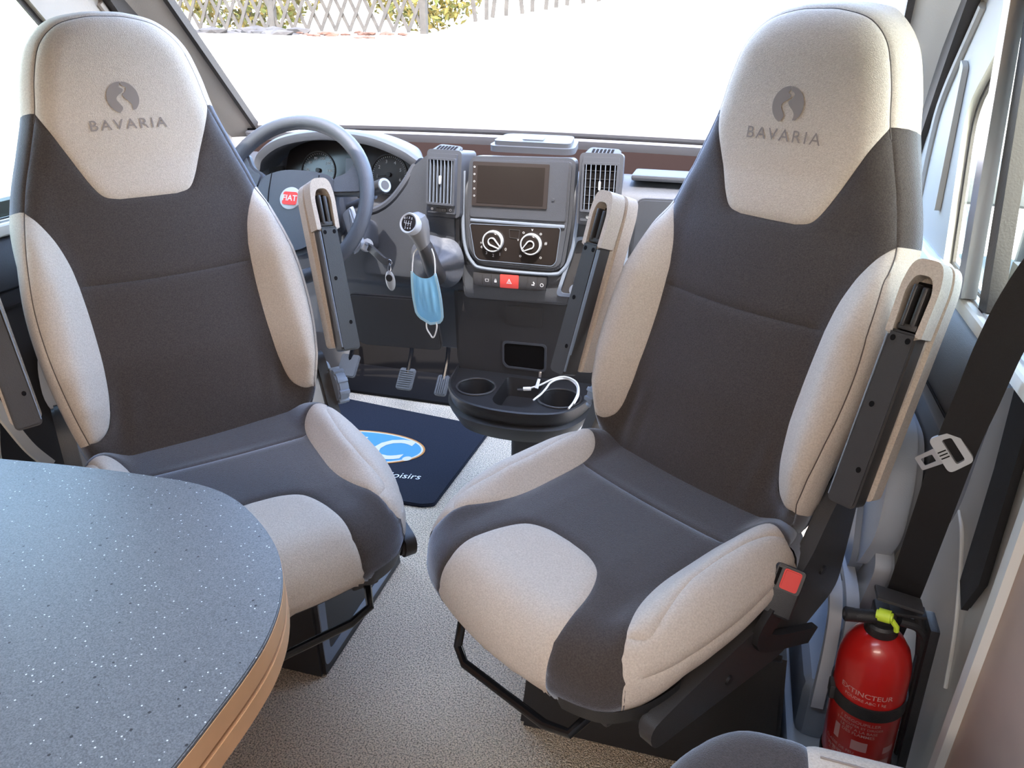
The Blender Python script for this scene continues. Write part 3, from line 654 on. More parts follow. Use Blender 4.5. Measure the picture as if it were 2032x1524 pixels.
    panel('side_bolster', arc(iB, iS)[:-1]+(up+lo[1:])[:-1], sk, 'light', t)
    panel('side_bolster', arc(iS2, iB2)[:-1]+(upm+lom[1:])[::-1][:-1], sk, 'light', t)
    D = .15; N = len(Q)
    strip('head_side_panel', sk, iH, iH2, 0, D, 'light', t)
    strip('shoulder_side_panel', sk, iS, iH, 0, D, 'dark', t); strip('shoulder_side_panel', sk, iH2, iS2, 0, D, 'dark', t)
    strip('bolster_side_panel', sk, iB, iS, 0, D, 'light', t); strip('bolster_side_panel', sk, iS2, iB2, 0, D, 'light', t)
    strip('back_lower_edge', sk, iB2, iB+N, 0, D, 'dark', t)
    bm = B(); vs = [bm.verts.new(q) for q in sk.map(Q+sk.nv*(D-.004))]; cn = bm.verts.new(tuple(sk.map(np.array([[0, .35]]), -.16)[0]))
    for i in range(N): bm.faces.new((vs[i], vs[(i+1) % N], cn))
    obj('rear_shell', bm, 'dark', t, local=True)
    dkst = 'seam'
    for a_, b_, nm_ in ((iH-2, iH2+2, 'head_seam'), (iB, iS, 'bolster_seam'), (iS2, iB2, 'bolster_seam')):
        bm = B(); tube(bm, [tuple(p) for p in sk.map(np.array([Q[i % N] for i in range(a_, b_+1)]), -.0034)], .0011, 6); obj(nm_, bm, dkst, t, local=True)
    # embroidery on the head panel
    v, fc = text2d('BAVARIA', .0218, bold=.0, space=1.28); w_ = max(x for x, y in v)-min(x for x, y in v); k = .128/w_
    mappedshape('embroidered_lettering', [(-x*k+.006, y*k*.92+.578) for x, y in v], fc, sk, 'stitch', t)
    for pl in logo_polys():
        pl = densify(pl, .15); pts = [Vector(p) for p in pl]; n = len(pl)
        vv, _, ff, *_ = geometry.delaunay_2d_cdt(pts, [], [list(range(n))], 1, 1e-6)
        mappedshape('embroidered_logo', [(-q.x*.0265+.006, q.y*.0265+.622) for q in vv], [tuple(x) for x in ff], sk, 'stitch', t)
    # ---------------- cushion
    half = [(0, -.045), (.16, -.045), (.21, -.02), (.234, .05), (.243, .13), (.247, .21), (.243, .28), (.230, .34), (.205, .386), (.16, .418), (.09, .436)]
    O = half+[(0, .443)]+[(-x, y) for x, y in reversed(half[1:])]
    def g(x, y):
        ax = np.abs(x); h = np.interp(y, [-.02, .04, .12, .24, .34, .41], [.15, .8, 1, .95, .4, 0])
        bol = .038*h*sstep((ax-.143)/.05)-.020*h*sstep((ax-.195)/.06)
        return bol+np.interp(y, [-.05, .09, .12, .3, .42, .45], [.006, -.002, .004, .010, .004, 0])*np.clip(1.3-(x/.15)**2, 0, 1)
    def rg(x, y): return np.interp(y, [.0, .30, .40], [.042, .045, .072])
    sc = Skin(O, g, rg, lambda e, q: .004*np.sin(PI*np.clip(e/.05, 0, 1))-np.maximum(0, e-.008)*.45, FC); Q2 = sc.O; NV = sc.nv; N2 = len(Q2)
    def jx(x, y): return int(((Q2-[x, y])**2).sum(1).argmin())
    def E(i, s_): return tuple(Q2[i % N2]+NV[i % N2]*s_)
    DP = .092
    ib, ib2 = jx(.208, .387), jx(-.208, .387); ik, ik2 = jx(.232, .045), jx(-.232, .045)
    bd = sp([(.232, .045), (.195, .038), (.165, .055), (.151, .10), (.148, .18), (.149, .25), (.160, .305), (.180, .350), tuple(Q2[ib])], 5); bd[0] = tuple(Q2[ik])
    k = min(range(len(bd)), key=lambda i: (bd[i][0]-.151)**2+(bd[i][1]-.10)**2)
    rear_b, in_b = bd[:k+1], bd[k:]
    mm = lambda l, first=None, last=None: ([first or (-l[0][0], l[0][1])]+[(-x, y) for x, y in l[1:-1]]+[last or (-l[-1][0], l[-1][1])])
    rear_m = mm(rear_b, first=tuple(Q2[ik2])); in_m = mm(in_b, last=tuple(Q2[ib2]))
    seam = sp([in_b[0], (.07, .106), (0, .108), (-.07, .106), in_m[0]], 4)
    def arc2(i, j, s_=0):
        out = []; kk = i
        while True:
            out.append(E(kk, s_))
            if kk % N2 == j % N2: break
            kk += 1
        return out
    def radial(i, s0, s1, n=8): return [E(i, s0+(s1-s0)*q/n) for q in range(n+1)]
    panel('seat_rear_panel', rear_b[:-1]+seam[:-1]+rear_m[::-1][:-1]+arc2(ik2, ik)[:-1], sc, 'dark', t)
    strip('seat_rear_edge', sc, ik2, ik+N2, 0, DP, 'dark', t)
    pe, pe2 = jx(.119, .433), jx(-.119, .433)
    pc = radial(pe, DP, 0, 10)[:-1]+sp([tuple(Q2[pe]), (.113, .39), (.100, .340), (.078, .303), (.045, .286), (0, .282)], 5); pcm = [(-x, y) for x, y in pc]; pcm[:10] = radial(pe2, DP, 0, 10)[:-1]; pcm[10] = tuple(Q2[pe2])
    top = pc+pcm[::-1][1:]
    panel('thigh_patch', top[:-1]+[top[-1]]+arc2(pe, pe2, DP)[::-1][1:-1], sc, 'light', t)
    poly = in_b[:-1]+radial(ib, 0, DP)[:-1]+arc2(ib, pe, DP)[:-1]+top[:-1]+arc2(pe2, ib2, DP)[:-1]+radial(ib2, DP, 0)[:-1]+in_m[::-1][:-1]+seam[::-1][:-1]
    panel('seat_centre_panel', poly, sc, 'dark', t)
    ridge = sp([E(ik, -.012), (.204, .08), (.196, .14), (.193, .20), (.196, .26), (.206, .31), (.212, .345), bd[-4]], 4)
    for sgn in (1, -1):
        fl = (lambda l: l) if sgn == 1 else (lambda l: [(-x, y) for x, y in l])
        rd = fl(ridge); bb = fl(bd)
        top_ = rd+bb[::-1][4:-1]
        panel('cushion_bolster_top', top_, sc, 'light', t)
        i0, i1 = (ik, ib) if sgn == 1 else (ik2, ib2)
        A = [E(q, .03) for q in (range(i0, i1+1) if sgn == 1 else range(i0, i1-1, -1))]
        poly = rd+bb[-3:]+radial(i1, 0, .03, 3)[1:-1]+A[::-1]+radial(i0, .03, 0, 3)[1:]
        panel('cushion_bolster_side', poly, sc, 'light', t)
        strip('cushion_bolster_base', sc, min(i0, i1), max(i0, i1), .03, DP, 'light', t)
    # ---------------- frame, skirt and mechanism under the cushion
    bm = B(); q = sc.map(Q2+NV*(DP-.02), -.012); q2 = q.copy(); q2[:, 2] -= .035; vs = [bm.verts.new(p) for p in q]; v2 = [bm.verts.new((p[0]*.97, p[1]*.97, p[2])) for p in q2]
    for i in range(N2): bm.faces.new((vs[i], vs[(i+1) % N2], v2[(i+1) % N2], v2[i]))
    bm.faces.new(v2); obj('seat_pan', bm, 'black', t, local=True)
    bm = B()
    for sg in (1, -1): box(bm, (sg*.15, .12, z0-.165), (.05, .50, .035), .006)
    obj('slide_rail', bm, 'black2', t, local=True)
    bm = B(); tube(bm, [(.095, .20, z0-.140), (.095, .39, z0-.128), (.095, .420, z0-.150), (.090, .432, z0-.185), (.065, .438, z0-.200), (-.10, .420, z0-.200), (-.140, .408, z0-.192), (-.152, .37, z0-.165), (-.152, .20, z0-.150)], .0075, 10)
    obj('slide_handle', bm, 'blackmetal', t, local=True)
    for sg in (1, -1):
        prof = rpoly([(-.105, z0+.07), (-.06, z0+.10), (-.025, z0+.06), (.02, z0-.02), (.10, z0-.075), (.30, z0-.100), (.375, z0-.115), (.365, z0-.160), (.05, z0-.185), (-.10, z0-.13)], .03, 4)
        bm = B(); prism(bm, prof, .026, Matrix(((0, 0, 1, sg*.238-.013), (1, 0, 0, 0), (0, 1, 0, 0), (0, 0, 0, 1))), .005)
        obj('side_valance', bm, 'black2', t, local=True)
        for by_, bz_ in ((.20, -.140), (-.03, -.06)): bm = B(); cyl(bm, (sg*.2515, by_, z0+bz_), .008, .006, (1, 0, 0), 12, .001); obj('bolt', bm, 'black', t, local=True)
        bm = B(); tube(bm, [(sg*.215, -.09, z0+.02), (sg*.22, -.14, z0+.16), (sg*.215, -.20, z0+.30)], [.02, .018, .012], 8); obj('hinge_arm', bm, 'blackmetal', t, local=True)
    # reclining wheel and its cheek plate
    sg = lever_side; wy, wz, wr = (-.010, .030, .035) if sg < 0 else (-.050, .045, .026)
    bm = B(); cyl(bm, (sg*.262, wy, z0+wz), wr, .024, (1, 0, 0), 28, .004)
    for i in range(9):
        an = 2*PI*i/9; box(bm, (sg*.262, wy+wr*math.cos(an), z0+wz+wr*math.sin(an)), (.022, .009, .009), .002, rot=Matrix.Rotation(an, 3, 'X'))
    obj('recline_wheel', bm, 'bluegrey', t, local=True)
    prof = rpoly([(-.090, z0+.06), (-.045, z0+.07), (-.02, z0-.01), (.01, z0-.07), (-.02, z0-.10), (-.085, z0-.08)], .02, 4)
    bm = B(); prism(bm, prof, .012, Matrix(((0, 0, 1, sg*.254-.006), (1, 0, 0, 0), (0, 1, 0, 0), (0, 0, 0, 1))), .003); obj('cheek_plate', bm, 'lightplastic', t, local=True)
    # ---------------- folded up armrests
    BM = Matrix(((1, 0, 0, 0), (0, -math.sin(a), math.cos(a), 0), (0, math.cos(a), math.sin(a), z0), (0, 0, 0, 1)))
    BM = Matrix.Rotation(R(byaw), 4, 'Z') @ BM
    for sg in (1, -1):
        lean = Matrix.Translation((sg*.286, .10, .030)) @ Matrix.Rotation(R(-sg*arm_lean), 4, 'Z') @ Matrix.Diagonal((.70, .865, 1, 1)) @ Matrix.Translation((-sg*.300, -.083, 0))
        T = BM @ lean; cx = sg*.300
        arm = bpy.data.objects.new('armrest', None); C.objects.link(arm); arm.parent = t
        def ob(n, m, f_, **k):
            bm_ = B(); f_(bm_); bm_.transform(T); return obj(n, bm_, m, arm, local=True, **k)
        outl = rpoly([(cx-.034, .36), (cx+.034, .36), (cx+.036, .44), (cx+.026, .476), (cx-.026, .476), (cx-.036, .44)], [0, 0, .02, .02, .02, .02], 5)
        inn = rpoly([(cx-.021, .355), (cx+.021, .355), (cx+.024, .43), (cx+.015, .452), (cx-.015, .452), (cx-.024, .43)], [0, 0, .02, .02, .02, .02], 5)
        I4 = Matrix()
        def cover(b_):
            prism(b_, rpoly([(cx-.034, .085), (cx+.034, .085), (cx+.036, .44), (cx+.026, .476), (cx-.026, .476), (cx-.036, .44)], [.012, .012, .02, .02, .02, .02], 5), .040, I4, .010, -.027)
            ring(b_, outl, inn, .036, I4, .012)
        ob('cloth_cover', 'light', cover)
        ob('plastic_tray', 'black2', lambda b_: (prism(b_, rpoly([(cx-.029, .075), (cx+.029, .075), (cx+.026, .365), (cx-.026, .365)], [.012, .012, .003, .003], 4), .036, I4, .004, .014)))
        ob('tray_lip', 'bluegrey', lambda b_: (box(b_, (cx-sg*.027, .22, .046), (.003, .27, .008), .001)))
        ob('pivot_recess', 'dkrecess', lambda b_: box(b_, (cx, .40, .016), (.040, .085, .010), .002))
        ob('pivot_prong', 'black2', lambda b_: (box(b_, (cx-.008, .405, .032), (.011, .062, .026), .004), box(b_, (cx+.009, .405, .034), (.008, .066, .028), .003), box(b_, (cx, .372, .036), (.036, .010, .016), .002)))
        for x_, v_ in ((-.014, .352), (.014, .352), (.008, .245), (-.012, .14)):
            ob('screw_hole', 'dkrecess', lambda b_: cyl(b_, (cx+x_, v_, .0502), .0048, .0012, (0, 0, 1), 14))
    return t
seatR = make_seat('grey and charcoal swivel seat on the right side by the fire extinguisher', (.478, -.597), 146, .505, 18, -1.5, 'swivelled cab seats', 1, 0)
seatL = make_seat('grey and charcoal swivel seat in front of the steering wheel, behind the table', (-.415, -.680), 228, .500, 21.5, -1.5, 'swivelled cab seats', -1, 3, 4)
# pedestals stay square to the vehicle
for x0, xw, lab in ((.227, .47, 'black metal pedestal under the right swivel seat'), (-.655, .47, 'black metal pedestal under the driver side swivel seat')):
    t = thing('seat_pedestal', lab, 'pedestal', (x0+xw/2, -.56, 0), 0, 'seat pedestals')
    bm = B()
    lo_ = [(x0, -.758), (x0+xw, -.758), (x0+xw, -.36), (x0, -.36)]; hi = [(x0+.02, -.735), (x0+xw-.02, -.735), (x0+xw-.02, -.38), (x0+.02, -.38)]
    vs = [bm.verts.new((x, y, .004)) for x, y in lo_]+[bm.verts.new((x, y, .27)) for x, y in hi]
    for i in range(4): bm.faces.new((vs[i], vs[(i+1) % 4], vs[4+(i+1) % 4], vs[4+i]))
    bm.faces.new(vs[4:]); bmesh.ops.bevel(bm, geom=bm.edges[:], offset=.008, segments=2, affect='EDGES'); obj('pedestal_box', bm, 'black', t)
    bm = B(); box(bm, (x0+xw/2, -.557, .285), (.34, .34, .03), .006); cyl(bm, (x0+xw/2, -.557, .305), .13, .02, seg=32); obj('swivel_plate', bm, 'blackmetal', t)
    bm = B(); s_ = 1 if x0 < 0 else 0; xe = x0+(xw+.003 if x0 < 0 else -.003)
    ring(bm, rpoly([(-.19, .02), (.17, .02), (.15, .25), (-.17, .25)], .02, 4), rpoly([(-.165, .045), (.145, .045), (.128, .228), (-.148, .228)], .015, 4), .006, frame((xe-.008*(1 if x0 < 0 else -1), -.557, 0), (0, 1, 0), (-.06*(1 if x0 < 0 else -1), 0, 1)))
    obj('side_frame', bm, 'bluegrey' if x0 < 0 else 'black2', t)
# ================================================================== dashboard
dash = thing('dashboard', 'grey plastic dashboard running below the windscreen', 'dashboard', (0, .1, .4))
def subempty(n, loc, p=None):
    o = bpy.data.objects.new(n, None); C.objects.link(o); o.parent = p or dash; o.location = Vector(loc)-(p or dash).location; o.empty_display_size = .05; return o
def dpart(name, m, f_, mtx=None, parent=None, **k):
    bm = B(); f_(bm)
    if mtx is not None: bm.transform(mtx)
    return obj(name, bm, m, parent or dash, **k)
bm = B(); tube(bm, [(p[0]*1.03, p[1]+.012, p[2]-.008) for p in base], .011, 8, smooth=5); obj('glass_seal', bm, 'scuttle', dash)
bm = B(); ribbon(bm, [(p[0]*1.03, p[1]-.012, p[2]-.034) for p in base], .026, .012, (0, -.45, 1)); obj('ledge_strip', bm, 'scuttle', dash)
bm = B(); tube(bm, [(p[0]*1.03, p[1]-.006, p[2]-.0195) for p in base], .004, 6, smooth=5); obj('black_joint', bm, 'dkrecess', dash)
bm = B(); ribbon(bm, [(p[0]*1.03, p[1]-.05, p[2]-.085) for p in base], .09, .01, (0, .6, 1)); obj('demister_trough', bm, mat('dark_brown_trough', (.014, .008, .007), .9, spec=.1), dash)  # trough in one even dark brown, rough and dull
# main body: profile (y,z) swept across the cab; deeper bowl in front of the driver
def prof_at(x):
    c = sstep((-.25-x)/.05)*sstep((x+.70)/.05)          # cluster bowl
    e = np.clip((abs(x)-.6)/.23, 0, 1)**2*.10
    topz = .893+.0*x
    P = [(.225, .872), (.15, .885), (.07+.03*c, topz-.0*c), (.02+.08*c, topz-.012-.05*c), (-.012+.10*c, .855-.03*c), (-.018+.06*c, .80-.01*c), (-.014+.0*c, .76), (-.006, .70), (.0, .63), (.004, .600), (.016, .588), (.03, .56), (.045, .43), (.07, .41), (.16, .42)]
    return [(y+e*(1 if z < .88 else .6), z) for y, z in P]
def fdash(bm):
    nx = 90; cols = []
    for i in range(nx+1):
        x = -.835+1.67*i/nx; p = smoothpath([(0, a_, b_) for a_, b_ in prof_at(x)], 3); cols.append([bm.verts.new((x, q.y, q.z)) for q in p])
    for a_, b_ in zip(cols, cols[1:]):
        for k in range(len(a_)-1): bm.faces.new((a_[k], b_[k], b_[k+1], a_[k+1]))
dpart('fascia', 'plastic', fdash)
# knee panel edge on the driver side, glovebox lid on the passenger side
def knee(b_): prism(b_, rpoly([(-.44, .578), (-.20, .585), (-.185, .44), (-.42, .43), (-.47, .50)], .02, 4), .012, frame((0, .022, 0), (1, 0, 0), (0, -.10, 1)), .004)
dpart('knee_panel', 'plastic2', knee)
dpart('glovebox_lid', 'plastic', lambda b_: prism(b_, rpoly([(.29, .862), (.60, .868), (.60, .72), (.285, .715)], .02, 4), .012, frame((0, -.008, 0), (1, 0, 0), (0, 0, 1)), .004))
dpart('shelf_lip', 'plastic', lambda b_: box(b_, (.46, .055, .902), (.38, .09, .014), .006))
# ---- centre stack
FS = frame((.014, -.020, .80), (1, 0, 0), (0, .09, 1))
stack_out = rpoly([(-.122, .135), (.132, .142), (.130, 0), (.118, -.105), (.095, -.122), (-.095, -.122), (-.128, -.085), (-.132, 0)], [.02, .02, .02, .03, .02, .03, .03, .02], 5)
def grow(poly, d_): return inset(poly, -d_)
cs = dpart('centre_stack', 'plastic', lambda b_: prism(b_, stack_out, .045, FS, .008, -.035))
dpart('stack_rim', 'bluegrey', lambda b_: tube(b_, [FS @ Vector((x, y, .004)) for x, y in [(-.136, .10), (-.138, 0), (-.132, -.075), (-.112, -.116), (-.075, -.129), (.080, -.129), (.115, -.116), (.134, -.075), (.142, 0), (.146, .10)]], .0045, 8, smooth=5))
dpart('radio_surround', 'plastic', lambda b_: prism(b_, rpoly([(-.112, .128), (.120, .135), (.118, -.002), (-.118, -.006)], .008, 4), .004, FS, .002, .010))
scr = dpart('touch_screen', 'screen', lambda b_: prism(b_, rpoly([(-.110, .124), (.074, .126), (.072, .025), (-.112, .022)], .003, 3), .003, FS, .001, .014))
dpart('display_area', 'gloss', lambda b_: prism(b_, [(-.098, .116), (.064, .118), (.062, .032), (-.100, .030)], .0006, FS, 0, .017), parent=scr)
for i in range(5):
    dpart('touch_key', 'print', lambda b_: ring(b_, ell(.0022, .0022, 10), ell(.0014, .0014, 10), .0005, FS @ Matrix.Translation((-.1055, .112-i*.0165, 0)), .0172), parent=scr)
dpart('small_knob', 'plastic', lambda b_: cyl(b_, (.086, .048, .015), .003, .003, (0, 0, 1), 12, mtx=FS))
dpart('divider_bar', 'bluegrey', lambda b_: box(b_, (.0, -.012, .012), (.232, .007, .006), .0025, mtx=FS))
cp = dpart('climate_panel', 'gloss', lambda b_: prism(b_, rpoly([(-.116, -.022), (.106, -.016), (.099, -.096), (.090, -.106), (-.092, -.106), (-.102, -.097)], [.004, .004, .01, .01, .01, .01], 3), .004, FS, .0015, .010))
dpart('panel_outline', 'bluegrey', lambda b_: ring(b_, rpoly([(-.1175, -.0205), (.1075, -.0145), (.1005, -.096), (.091, -.1075), (-.093, -.1075), (-.1035, -.098)], .006, 3), rpoly([(-.1163, -.0217), (.1063, -.0157), (.0993, -.096), (.0898, -.1063), (-.0918, -.1063), (-.1023, -.097)], .006, 3), .0012, FS, .0135))
dpart('warning_lamp', 'black2', lambda b_: ring(b_, rpoly([(-.018, -.027), (.009, -.027), (.007, -.048), (-.016, -.048)], .001, 1), rpoly([(-.0168, -.0282), (.0078, -.0282), (.006, -.0468), (-.015, -.0468)], .001, 1), .0008, FS, .0142))
for kx, ky, ang_, lab in ((-.056, -.058, -35, 'fan'), (.038, -.058, 218, 'air')):
    kb = dpart('climate_knob', 'gloss', lambda b_: lathe(b_, [(0, .026), (.020, .026), (.0225, .024), (.0235, .014)], (kx, ky, 0), (0, 0, 1), 36, mtx=FS))
    dpart('knob_ring', 'silver', lambda b_: lathe(b_, [(.0215, .0262), (.0235, .0270), (.0252, .0255), (.0258, .0145)], (kx, ky, 0), (0, 0, 1), 40, mtx=FS), parent=kb)
    K = FS @ Matrix.Translation((kx, ky, 0)) @ Matrix.Rotation(R(ang_), 4, 'Z')
    o_ = [(.0105*math.cos(R(a_)), .0105*math.sin(R(a_))) for a_ in range(60, 301, 20)]+[(.024, -.0035), (.024, .0035)]
    i_ = [(x*.78 if x < .02 else x*.98, y*.70 if x < .02 else y*.45) for x, y in o_]
    dpart('pointer', 'silver', lambda b_: ring(b_, o_, i_, .003, K, .0262), parent=kb)
    dpart('index_dot', 'print', lambda b_: cyl(b_, (.0205, 0, .0268), .0011, .0012, (0, 0, 1), 10, mtx=K), parent=kb)
G_ = lambda s_, x_, y_, sz=.010, m_='print', F=FS, z=.0146, par=cp, **k: dpart('printed_mark', m_, lambda b_: text(b_, s_, sz, F, z=z, at=(x_, y_), **k), parent=par)
G_('4', -.086, -.075); G_('3', -.073, -.088); G_('2', -.056, -.093); G_('1', -.039, -.089); G_('0', -.025, -.076); G_('*', -.087, -.067, .012)
for x_, y_, s_ in ((.018, -.032, 'o'), (.039, -.024, 'v'), (.060, -.032, 'o'), (.073, -.054, '#'), (.062, -.088, 'o'), (.012, -.088, 'o'), (.005, -.050, 'v')): G_(s_, x_, y_, .011)
dpart('stack_cap', 'plastic', lambda b_: (prism(b_, rpoly([(-.088, -.02), (.122, -.02), (.112, .09), (-.075, .09)], .03, 6), .024, Matrix.Translation((.014, .035, .944)) @ Matrix.Rotation(R(4), 4, 'X'), .010)))
dpart('cap_catch', 'bluegrey', lambda b_: box(b_, (.030, .055, .9725), (.05, .03, .003), .001, rot=rx(6)))
# ---- vent pods
def pod(x0, x1, z0_, z1, yaw, lab):
    cx, cz = (x0+x1)/2, (z0_+z1)/2; w2, h2 = (x1-x0)/2, (z1-z0_)/2
    F = frame((cx, -.030, cz), (math.cos(R(yaw)), math.sin(R(yaw)), 0), (0, .14, 1))
    bm = B(); prism(bm, rpoly([(-w2, -h2), (w2, -h2), (w2, h2), (-w2, h2)], .012, 5), .10, F, .009, -.085); p = obj('vent_pod', bm, 'plastic', dash)
    gw, gh, gy = w2-.013, .049, .005
    dpart('grille_recess', 'dkrecess', lambda b_: prism(b_, [(-gw, gy-gh), (gw, gy-gh), (gw, gy+gh), (-gw, gy+gh)], .0008, F, 0, .0150), parent=p)
    dpart('grille_frame', 'plastic', lambda b_: ring(b_, rpoly([(-gw-.005, gy-gh-.005), (gw+.005, gy-gh-.005), (gw+.005, gy+gh+.005), (-gw-.005, gy+gh+.005)], .003, 2), rpoly([(-gw, gy-gh), (gw, gy-gh), (gw, gy+gh), (-gw, gy+gh)], .001, 2), .010, F, .0145), parent=p)
    for i in range(7):
        xx = -gw+.004+i*(2*gw-.008)/6; dpart('vent_slat', 'bluegrey', lambda b_: box(b_, (xx, gy, .020), (.0016, 2*gh, .009), 0, mtx=F), parent=p)
    if yaw > 0:
        for i in range(5): dpart('cross_slat', 'plastic2', lambda b_: box(b_, (0, gy-.036+i*.018, .0165), (2*gw, .0014, .003), 0, mtx=F), parent=p)
    dpart('slat_tab', 'silver', lambda b_: box(b_, (0, gy+.004, .026), (.0055, .020, .008), .0025, mtx=F), parent=p)
    dpart('airflow_wheel', 'black', lambda b_: [box(b_, (0, -h2+.017, .016), (.028, .010, .006), .003, mtx=F)]+[box(b_, (-.011+.0031*j, -h2+.017, .0195), (.0012, .009, .002), 0, mtx=F) for j in range(8)], parent=p)
    dpart('wheel_mark', 'print', lambda b_: cyl(b_, (-.024, -h2+.018, .0155), .0032, .001, (0, 0, 1), 12, mtx=F), parent=p)
    dpart('wheel_mark', 'print', lambda b_: ring(b_, ell(.0032, .0032, 12), ell(.0021, .0021, 12), .0012, F @ Matrix.Translation((.024, -h2+.018, 0)), .0152), parent=p)
    # demister slots on the shoulder
    T = F @ Matrix.Translation((0, h2-.004, -.010)) @ Matrix.Rotation(R(-62), 4, 'X')
    dpart('top_vent', 'plastic', lambda b_: prism(b_, rpoly([(-w2+.006, -.014), (w2-.006, -.014), (w2-.008, .016), (-w2+.02, .022)], .01, 4), .010, T, .003, -.002), parent=p)
    for i in range(6): dpart('top_slot', 'dkrecess', lambda b_: prism(b_, [(-.024+i*.0085, -.006), (-.0185+i*.0085, -.006), (-.016+i*.0085, .010), (-.0215+i*.0085, .010)], .0006, T, 0, .0082), parent=p)
pod(-.211, -.122, .793, .948, -4, 'l'); pod(.158, .256, .800, .958, 6, 'r')
# ---- switch strip
FB_ = frame((0, -.026, .644), (1, .0, 0.02), (0, .12, 1))
dpart('strip_bezel', 'plastic', lambda b_: prism(b_, rpoly([(-.135, .045), (.15, .045), (.145, -.046), (-.125, -.046)], .015, 4), .030, frame((0, -.018, .636), (1, 0, .02), (0, .12, 1)), .006, -.025))
st = dpart('switch_strip', 'black2', lambda b_: prism(b_, rpoly([(-.096, .017), (.092, .017), (.090, -.008), (.078, -.018), (-.082, -.018), (-.096, -.010)], [.003, .003, .01, .01, .01, .01], 4), .006, FB_, .0015, .006))
for i, (a_, b2) in enumerate(((-.094, -.071), (-.070, -.048), (-.047, -.027), (.023, .044), (.045, .068), (.069, .090))):
    dpart('switch', 'plastic2', lambda b_: prism(b_, rpoly([(a_, .0155), (b2, .0155), (b2, -.0145), (a_, -.0145)], .002, 2), .003, FB_, .001, .0105), parent=st)
hz = dpart('hazard_switch', 'hazard', lambda b_: prism(b_, rpoly([(-.0255, .0165), (.0215, .0165), (.0215, -.0165), (-.0255, -.0165)], .002, 2), .004, FB_, .0012, .0108), parent=st)
tri = lambda r_: [(r_*math.cos(R(a_))-.002, r_*math.sin(R(a_))-.001) for a_ in (90, 210, 330)]
dpart('hazard_triangle', 'print', lambda b_: (ring(b_, tri(.0080), tri(.0062), .0005, FB_, .0149), ring(b_, tri(.0045), tri(.0030), .0005, FB_, .0149)), parent=st)
dpart('lock_symbol', 'print', lambda b_: (box(b_, (-.037, -.002, .0138), (.006, .005, .0005), 0, mtx=FB_), ring(b_, rpoly([(-.039, .0005), (-.035, .0005), (-.035, .004), (-.039, .004)], .0015, 3), rpoly([(-.0382, .0005), (-.0358, .0005), (-.0358, .0032), (-.0382, .0032)], .001, 3), .0005, FB_, .0136)), parent=st)
dpart('heater_symbol', 'print', lambda b_: ring(b_, rpoly([(-.064, .003), (-.054, .003), (-.055, -.004), (-.063, -.004)], .001, 2), rpoly([(-.063, .002), (-.055, .002), (-.056, -.003), (-.062, -.003)], .001, 2), .0005, FB_, .0136), parent=st)
dpart('dial_symbol', 'print', lambda b_: ring(b_, ell(.0045, .0045, 16), ell(.003, .003, 16), .0005, FB_ @ Matrix.Translation((.080, -.003, 0)), .0136), parent=st)
dpart('arrow_symbol', 'print', lambda b_: (box(b_, (.058, -.004, .0138), (.007, .003, .0005), 0, mtx=FB_), box(b_, (.060, .001, .0138), (.003, .006, .0005), 0, rot=rz(30), mtx=FB_)), parent=st)
# ---- storage bin right of the stack
FR = frame((.205, -.022, .695), (1, 0, 0), (.0, .12, 1))
bo = [(-.052, .070), (.075, .070), (.075, -.075), (-.090, -.075)]
bi = [(-.045, .063), (.068, .063), (.068, -.068), (-.080, -.068)]
bn = dpart('side_bin', 'bluegrey', lambda b_: ring(b_, rpoly(bo, .014, 5), rpoly(bi, .012, 5), .012, FR, .0))
dpart('bin_floor', 'plastic2', lambda b_: prism(b_, rpoly(bi, .012, 5), .002, FR, 0, .001), parent=bn)
dpart('cup_ring', 'silver', lambda b_: tube(b_, [FR @ Vector((x, y, .014)) for x, y in [(.066, .052), (.010, .052), (-.016, .042), (-.026, .018), (-.018, -.010), (.004, -.030), (.030, -.036), (.066, -.036)]], .0028, 8, smooth=5), parent=bn)
dpart('cup_well', 'dkrecess', lambda b_: prism(b_, rpoly([(.066, .050), (-.012, .050), (-.024, .018), (-.010, -.018), (.02, -.032), (.066, -.034)], .014, 5), .004, FR, 0, .004), parent=bn)
dpart('power_socket', 'black2', lambda b_: lathe(b_, [(0, .026), (.012, .026), (.0135, .022), (.0145, .0)], (-.034, -.028, 0), (0, 0, 1), 24, mtx=FR), parent=bn)
cv = dpart('socket_cover', 'lightplastic', lambda b_: cyl(b_, (-.040, -.056, .020), .0155, .005, (0, -.1, 1), 28, .0015, mtx=FR), parent=bn)
dpart('cover_print', 'dkrecess', lambda b_: text(b_, '180W', .008, FR @ Matrix.Translation((-.040, -.054, .0232)) @ Matrix.Rotation(R(6), 4, 'X'), z=.0003), parent=bn)
dpart('usb_port', 'silver', lambda b_: cyl(b_, (-.004, -.042, .012), .0095, .012, (0, 0, 1), 24, .001, mtx=FR), parent=bn)
dpart('usb_port', 'silver', lambda b_: cyl(b_, (-.008, -.060, .012), .0075, .012, (0, 0, 1), 24, .001, mtx=FR), parent=bn)
